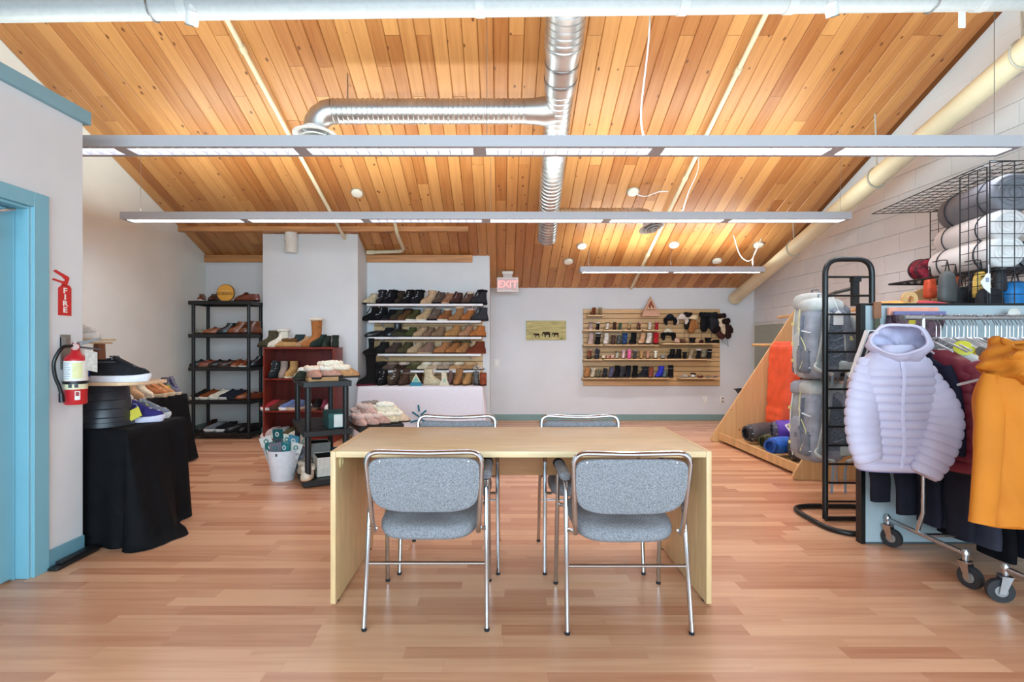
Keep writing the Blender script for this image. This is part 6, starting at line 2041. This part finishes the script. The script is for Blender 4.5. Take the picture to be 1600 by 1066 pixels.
def caster(parent, x, y, rz, tag_=None):
    e = M()
    c, s = math.cos(rz), math.sin(rz)
    def T(u, v, w_):
        return (x + u * c - v * s, y + u * s + v * c, w_)
    off = .022
    wz = .056
    w_ = M()
    rings = []
    for ww, r in ((-.015, .040), (-.015, .054), (-.010, .056), (.010, .056), (.015, .054), (.015, .040)):
        rings.append([T(off + r * math.cos(a), ww, wz + r * math.sin(a)) for a in [2 * PI * i / 26 for i in range(26)]])
    w_.loft(rings)
    wh = w_.build('wheel', mat('26272a', .55), parent, smooth=True, ang=40)
    h_ = M()
    for ww in (-.017, .015):
        h_.loft([[T(off + r * math.cos(a), ww + q, wz + r * math.sin(a)) for a in [2 * PI * i / 16 for i in range(16)]] for r, q in ((.026, 0), (.026, .003))])
    h_.build('hub', mat('9a9a98', .4, .6), wh, smooth=True, ang=40)
    f_ = M()
    for ww in (-.024, .024):
        f_.loft([[T(off - .012, ww - .0015, wz - .010), T(off + .012, ww - .0015, wz - .010), T(.022, ww - .0015, .128), T(-.020, ww - .0015, .128)], [T(off - .012, ww + .0015, wz - .010), T(off + .012, ww + .0015, wz - .010), T(.022, ww + .0015, .128), T(-.020, ww + .0015, .128)]])
    f_.loft([[T(-.022, -.026, .126), T(.024, -.026, .126), T(.024, .026, .126), T(-.022, .026, .126)], [T(-.022, -.026, .131), T(.024, -.026, .131), T(.024, .026, .131), T(-.022, .026, .131)]])
    f_.lathe([(.006, 0), (.006, .05)], 10, T(off, -.026, wz), (-s, c, 0))
    f_.build('caster_fork', CH2, parent)
    M().lathe([(.010, 0), (.014, .005), (.014, .03), (.018, .032), (.018, .045), (.008, .062), (0, .063)], 14, T(0, 0, .131)).build('caster_stem', CH2, parent, smooth=True)


def garment_rack(label, x0, x1, yc, half, zbar, over=.1, rz=(0, 0), dbl=False):
    t = thing('garment_rack', label, 'clothes rack', (x0, yc, 0))
    L_ = x1 - x0
    for xx in (0, L_):
        M().tube([(xx, -half, .165), (xx, half, .165)], .0125, 12).build('base_tube', CH2, t, smooth=True)
        M().tube([(xx, half * .15, .165), (xx, 0, .29), (xx, 0, zbar)], .0125, 12).build('upright', CH2, t, smooth=True)
        if xx == 0:
            for yy, r_ in ((-half + .01, rz[0]), (half - .01, rz[1])):
                caster(t, xx, yy, r_)
        else:
            caster(t, xx, -half + .01, .3)
            caster(t, xx, half - .01, .3)
    M().tube([(0, -half * .02, .165), (L_, 0, .165)], .011, 10).build('base_rail', CH2, t, smooth=True)
    M().tube([(-over, 0, zbar), (L_ + .05, 0, zbar)], .0125, 12).build('hang_rail', CH2, t, smooth=True)
    M().lathe([(0, 0), (.02, .002), (.02, .01), (0, .012)], 14, (-over, 0, zbar), (-1, 0, 0)).build('end_stop', mat('77787a', .4, .5), t, smooth=True)
    return t


RY, RZ_ = 2.84, 1.40
garment_rack('chrome rolling clothes rack with the lilac jacket at its end', 2.40, 3.95, RY, .27, RZ_, .11, (math.radians(-75), math.radians(-60)))
R2Y = 2.16
garment_rack('chrome rolling clothes rack nearest the camera with the mustard jacket', 2.44, 3.6, R2Y, .265, 1.22, .36, (math.radians(-60), math.radians(160)))


# ------------------------------------------------------------------ clothes
def ring_el(cx, cy, z, hw, hd, n=36, p=.75, rot=0.0):
    return [(cx + hw * math.copysign(abs(math.cos(a)) ** p, math.cos(a)), cy + hd * math.copysign(abs(math.sin(a)) ** p, math.sin(a)), z) for a in [2 * PI * i / n for i in range(n)]]


def jacket(label, loc, rz, col, torso, sleeves, hood=None, puff=0.0, pitch=.045, zipc=None, name='jacket', group='jackets on the clothes racks', lining='2a2a30', wrinkle=0.004, seed=1, skirt=None):
    """torso: list of (z, cx, half width, half depth) from hem up; sleeves: lists of (x, y, z, r)"""
    t = thing(name, label, 'jacket', loc, rz, group)
    rr = random.Random(seed)
    m = mat(col, .55 if puff else .7, 0, .03, 6, .35 if not puff else .25, 25)
    z0, z1 = torso[0][0], torso[-1][0]
    dzs = pitch / 8 if puff else .0075
    K = int((z1 - z0) / dzs)
    P = smooth_path([(a[1], a[2], a[3]) for a in torso], 8)
    Z = smooth_path([(a[0], 0, 0) for a in torso], 8)
    rings = []
    for i in range(K + 1):
        z = z0 + dzs * i
        j = 0
        while j < len(Z) - 2 and Z[j + 1].x < z:
            j += 1
        f = min(1, max(0, (z - Z[j].x) / max(1e-6, Z[j + 1].x - Z[j].x)))
        q = P[j].lerp(P[j + 1], f)
        bul = puff * abs(math.sin(PI * (z - z0) / pitch)) ** .42 if z < z1 - .13 else puff * .5
        ring = ring_el(q.x, 0, z, q.y + bul * .5, q.z + bul, 48)
        if wrinkle:
            ring = [(x, y + wrinkle * math.sin(x * 46 + z * 12 + seed) * math.sin(z * 19 + x * 9) + wrinkle * 1.5 * math.sin(z * 7 + x * 20 + seed * 2), zz + wrinkle * 1.2 * math.sin(x * 30 + seed) * (1 if i == 0 else 0)) for x, y, zz in ring]
        rings.append(ring)
    M().loft(rings, cap0=True, cap1=True).build('body', m, t, smooth=True, ang=75)
    q = torso[0]
    M().loft([ring_el(q[1], 0, q[0] - .006, q[2] * .985, q[3] * .9), ring_el(q[1], 0, q[0] + .012, q[2] * 1.0, q[3] * 1.0)], True, True).build('hem', mat(lining, .7), t, smooth=True)
    for s in sleeves:
        pts = smooth_path([p[:3] for p in s], 14)
        rads = smooth_path([(p[3], 0, 0) for p in s], 14)
        cum = [0.0]
        for i in range(1, len(pts)):
            cum.append(cum[-1] + (pts[i] - pts[i - 1]).length)
        st_ = pitch / 8 if puff else .012
        np_, nr_ = [], []
        jj = 0
        for i in range(int(cum[-1] / st_) + 1):
            while jj < len(cum) - 2 and cum[jj + 1] < i * st_:
                jj += 1
            f_ = (i * st_ - cum[jj]) / max(1e-6, cum[jj + 1] - cum[jj])
            np_.append(pts[jj].lerp(pts[jj + 1], f_))
            nr_.append(rads[jj].lerp(rads[jj + 1], f_))
        pts, rads = np_, nr_
        L_ = 0
        rl = []
        for i, p in enumerate(pts):
            if i:
                L_ += (p - pts[i - 1]).length
            b = puff * .85 * abs(math.sin(PI * L_ / pitch)) ** .42
            w_ = rads[i].x + b
            rl.append((w_ * .58, w_))
        sl = M().tube(pts, rl, 20, flat=(0, -1, 0)).build('sleeve', m, t, smooth=True, ang=75)
        e = pts[-1]
        d = (pts[-1] - pts[-2]).normalized()
        M().tube([e - d * .012, e + d * .006], [(rl[-1][0] * 1.0, rl[-1][1] * 1.01)] * 2, 20, flat=(0, -1, 0)).build('cuff', m, sl, smooth=True)
    if zipc:
        zx, za, zb_ = zipc[:3]
        g = M()
        pts = []
        for i in range(14):
            z = za + (zb_ - za) * i / 13
            j = min(range(len(Z)), key=lambda k: abs(Z[k].x - z))
            pts.append((zx + .006 * math.sin(i * .7), -(P[j].z + puff * .75 + wrinkle + .001), z))
        M().tube(pts, (.003, .011), 6, flat=(0, -1, 0)).build('zip_placket', mat(zipc[3], .6), t, smooth=True)
    if hood:
        (hx, hy, hz), (ax, ay, az), dirn = hood
        dv = Vector(dirn).normalized()
        n, k = 48, 18
        fk = 1.0 if puff else 2.3
        q = Vector((0, 0, -1)).rotation_difference(-dv)
        rgs = []
        cut = math.radians(58)
        for layer, sc_ in ((0, 1.0), (1, .94)):
            seq = range(k + 1) if layer == 0 else range(k, -1, -1)
            for i in seq:
                a = cut + (PI - .05 - cut) * (1 - i / k) if layer == 0 else cut + (PI - .05 - cut) * (1 - i / k)
                ring = []
                for j in range(n):
                    b = 2 * PI * j / n
                    v = Vector((math.sin(a) * math.cos(b), math.sin(a) * math.sin(b), math.cos(a)))
                    fold = 1 + fk * (.05 * math.sin(b * 5 + seed) * math.sin(a * 4) + .03 * math.sin(b * 9 + a * 5)) * (1 if layer == 0 else 2.2)
                    v = (Vector((0, 0, 1)).rotation_difference(dv)) @ v
                    ring.append((hx + v.x * ax * sc_ * fold, hy + v.y * ay * sc_ * fold, hz + v.z * az * sc_ * fold))
                rgs.append(ring)
        M().loft(rgs).build('hood', m, t, smooth=True, ang=75)
        rim = []
        for j in range(n):
            b = 2 * PI * j / n
            v = Vector((math.sin(cut) * math.cos(b), math.sin(cut) * math.sin(b), math.cos(cut)))
            v = (Vector((0, 0, 1)).rotation_difference(dv)) @ v
            fold = 1 + fk * .05 * math.sin(b * 5 + seed) * math.sin(cut * 4)
            rim.append((hx + v.x * ax * .97 * fold, hy + v.y * ay * .97 * fold, hz + v.z * az * .97 * fold))
        M().tube(rim, .008, 8, closed=True).build('hood_rim', m, t, smooth=True, ang=75)
    return t


def hanger(loc, rz, label, group, w_=.20, h=.17, col=None):
    t = thing('coat_hanger', label, 'hanger', loc, rz, group)
    col = col or mat('c6cace', .25, .5, 0)
    hk = [(0.0, 0, -.12)] + [(0, 0, -.05)] + [(.0 + .017 * math.sin(a), 0, -.004 + .019 * -math.cos(a) + .004) for a in [0.3 + .5 * i for i in range(8)]]
    M().tube(smooth_path([(0, 0, -.12), (0, 0, -.045), (.017, 0, -.012), (.012, 0, .012), (-.004, 0, .0165), (-.017, 0, .006)], 4), .0022, 6).build('hook', CH2, t, smooth=True)
    M().tube(bend([(-w_, 0, -h), (-.02, 0, -.115), (.02, 0, -.115), (w_, 0, -h)], .03, 4), (.006, .004), 8).build('shoulder_bar', col, t, smooth=True)
    return t


# lilac puffer facing the room
LX, LY = 2.13, 2.70
hanger((2.315, LY + .14, RZ_ + .0), math.radians(90), 'clear hanger holding the lilac hooded jacket at the rail end', 'hangers holding jackets', .17, .20)
jacket('lilac hooded quilted jacket hung facing the room at the rack end', (LX, LY, 0), math.radians(-3), 'c6bfd4',
       [(.575, .02, .215, .075), (.70, .015, .208, .088), (.90, 0, .195, .095), (1.06, -.005, .185, .092), (1.14, -.005, .172, .08), (1.19, -.0, .135, .066), (1.225, .0, .095, .06), (1.25, .0, .075, .055)],
       [[(-.125, 0, 1.16, .055), (-.165, -.02, 1.06, .068), (-.198, -.045, .94, .078), (-.212, -.065, .82, .082), (-.205, -.08, .70, .076), (-.185, -.08, .632, .062)],
        [(.115, 0, 1.16, .052), (.150, -.02, 1.06, .064), (.188, -.055, .95, .076), (.186, -.085, .84, .084), (.135, -.105, .70, .080), (.065, -.112, .572, .064)]],
       hood=((.005, -.02, 1.252), (.150, .125, .108), (-.42, -.74, .42)), puff=.0105, pitch=.0455, zipc=(-.03, .60, 1.20, 'd0cce4'), wrinkle=.0012, lining='8a86b4', seed=3)
# mustard shell jacket, nearer
jacket('mustard orange hooded jacket hung on the nearest rack', (2.15, R2Y - .10, 0), math.radians(0), 'bd7024',
       [(.515, .0, .178, .075), (.70, 0, .172, .075), (.95, 0, .168, .078), (1.05, 0, .165, .074), (1.11, 0, .148, .068), (1.155, 0, .11, .062), (1.19, 0, .085, .058)],
       [[(-.115, 0, 1.11, .050), (-.150, -.02, 1.02, .056), (-.180, -.045, .88, .056), (-.206, -.06, .72, .054), (-.228, -.065, .54, .050)],
        [(.115, 0, 1.11, .050), (.150, -.02, 1.02, .056), (.180, -.045, .88, .056), (.206, -.06, .72, .054), (.228, -.065, .54, .050)]],
       hood=((-.0, -.02, 1.180), (.155, .12, .098), (.25, -.45, .85)), puff=0, zipc=(-.02, .50, 1.12, 'c47c28'), wrinkle=.008, lining='b8661c', seed=5)
g_ = [o for o in COL.objects if o.get('label') == 'mustard orange hooded jacket hung on the nearest rack'][0]
for s in (-1, 1):
    M().tube([(s * .07 - .02, -.125, 1.14), (s * .075 - .02, -.135, 1.10), (s * .075 - .02, -.125, 1.06)], .004, 6).build('drawcord', mat('c07020', .6), g_, smooth=True)
hanger((2.13, R2Y + .0, 1.22), math.radians(90), 'hanger holding the mustard orange jacket', 'hangers holding jackets', .17, .16)


def side_coat(x, label, col, puff, ztop=1.20, zbot=.55, half=.25, thick=.035, seed=1, dy=0.0, hang=True):
    z1 = ztop
    j = jacket(label, (x, RY + dy, 0), PI / 2 + .06, col,
               [(zbot, 0, half * .86, thick), (zbot + .25, 0, half * .88, thick * 1.1), (z1 - .12, 0, half * .84, thick * 1.1), (z1 - .05, 0, half * .70, thick), (z1 - .015, 0, half * .40, thick * .9), (z1 + .015, 0, .07, thick * .8)],
               [[(s * half * .70, 0, z1 - .065, .050), (s * half * .92, -.012, z1 - .20, .056), (s * half * 1.02, -.02, z1 - .40, .054), (s * half * 1.03, -.022, zbot + .06, .048)] for s in (-1, 1)],
               puff=puff, pitch=.062, wrinkle=.002 if puff else .005, seed=seed)
    if hang:
        hanger((x, RY + dy, RZ_), math.radians(90), 'hanger holding the ' + label.split(' hung')[0].split(' showing')[0].split(' peeking')[0], 'hangers holding jackets', .19, .19)
    return j


side_coat(2.475, 'maroon puffer jacket hung next behind the lilac jacket', '7c2838', .013, 1.21, .56, .27, .032, 2)
side_coat(2.565, 'white puffer jacket hung behind the maroon one', 'e6e6e6', .012, 1.215, .62, .26, .028, 3)
side_coat(2.632, 'yellow shell jacket hung behind the white puffer', 'd8b83a', 0, 1.215, .62, .255, .018, 4)
side_coat(2.69, 'coral orange jacket hung behind the yellow shell', 'd2683c', 0, 1.225, .62, .25, .022, 5)
side_coat(2.752, 'navy jacket peeking above the coral one', '232a3e', 0, 1.235, .60, .25, .02, 6)
side_coat(2.812, 'pale grey jacket peeking past the navy one', 'b9bcc8', 0, 1.225, .60, .25, .02, 7)
side_coat(2.875, 'crimson jacket peeking above the hanger row middle', 'a22a3e', 0, 1.24, .60, .25, .02, 8)
side_coat(2.94, 'black jacket deepest along the rail behind the mustard jacket', '24242a', .008, 1.22, .6, .25, .024, 9)
side_coat(2.40, 'dark navy vest showing as a thin edge beside the lilac jacket', '1f1f30', 0, 1.19, .60, .165, .016, 10)
t = thing('hanger_disc', 'yellow size disc clipped on the rail hanger above the white puffer', 'tag', (2.535, RY - .10, 1.225))
M().lathe([(0, 0), (.04, 0), (.045, .01), (.03, .016), (0, .016)], 18, (0, 0, 0), (-.5, -1, .6)).build('disc', mat('c9c43a', .5), t, smooth=True)
M().tube([(0, .01, 0), (.015, .06, .03)], .004, 6).build('clip', WHITEP, t)
for i in range(26):
    x = 2.50 + i * .0345
    if any(abs(x - q) < .012 for q in (2.475, 2.565, 2.632, 2.69, 2.752, 2.812, 2.875, 2.94)):
        x += .014
    hanger((x, RY, RZ_), math.radians(90 + R.uniform(-12, 12)), 'chrome hook hanger packed along the rail above the dark trousers', 'hangers packed on the rail', .16, .185)


def trousers(label, loc, rz, col, legs, ztop, group='dark trousers under the jackets', thick=.028):
    """legs: list of (x top, x bottom, z bottom, half width)"""
    t = thing('trousers', label, 'trousers', loc, rz, group)
    m = mat(col, .8, 0, .06, 14, .3, 60)
    x0 = min(l[0] - l[3] for l in legs)
    x1 = max(l[0] + l[3] for l in legs)
    M().loft([ring_el((x0 + x1) / 2, 0, z, (x1 - x0) / 2 * k, thick * .9, 28) for z, k in ((ztop - .22, .96), (ztop - .1, 1.0), (ztop, .86))]).build('waist', m, t, smooth=True, ang=60)
    for xa, xb, zb_, hw in legs:
        K = 14
        M().loft([ring_el(xa + (xb - xa) * i / K + .004 * math.sin(i * 1.3), .004 * math.sin(i * .9), ztop - .18 + (zb_ - ztop + .18) * i / K, hw * (1 - .12 * i / K), thick * (1 - .15 * i / K), 24) for i in range(K + 1)]).build('leg', m, t, smooth=True, ang=60)
    M().loft([ring_el((x0 + x1) / 2, 0, z, (x1 - x0) / 2 * .87, thick * .95, 28) for z in (ztop - .035, ztop + .002)]).build('waistband', m, t, smooth=True, ang=60)
    return t


trousers('black leggings with short leg showing below the lilac jacket hem', (2.26, 2.90, 0), .1, '1d1d26', [(-.10, -.06, .34, .065), (.07, .11, .26, .072)], 1.15)
trousers('black trousers hung edge on behind the rack upright', (2.50, RY - .02, 0), PI / 2, '24242e', [(-.09, -.10, .20, .09), (.09, .10, .2, .09)], 1.14)
for i, (x, zb_, c, l) in enumerate(((2.58, .17, '3a3a46', 'dark slate trousers hung just past the rack upright'), (2.67, .10, '15151a', 'jet black trousers hung in the middle of the lower row'), (2.76, .12, '1a1b24', 'ink blue trousers hung past the jet black ones'), (2.86, .10, '131317', 'long black trousers hung farther along the lower row'), (2.97, .12, '20212b', 'charcoal trousers hung near the divider end of the row'), (3.09, .10, '16161b', 'black trousers hung last in the lower row'))):
    trousers(l, (x, RY - .01, 0), PI / 2 + R.uniform(-.1, .1), c, [(-.11, -.13, zb_, .115), (.11, .12, zb_ + .02, .11)], 1.13, thick=.032)
trousers('dark blue denim trousers under the mustard jacket', (2.62, R2Y + .02, 0), .7, '2d3a63', [(-.10, -.16, .26, .10), (.10, .13, .22, .10)], 1.1, thick=.045)
trousers('black trousers behind the mustard jacket on the nearest rack', (2.80, R2Y + .05, 0), PI / 2, '17171c', [(-.11, -.14, .2, .12), (.11, .14, .2, .12)], 1.1, thick=.05)
for o in list(bpy.data.objects):
    if o.type == 'MESH' and len(o.material_slots) and o.material_slots[0].material is None:
        pass
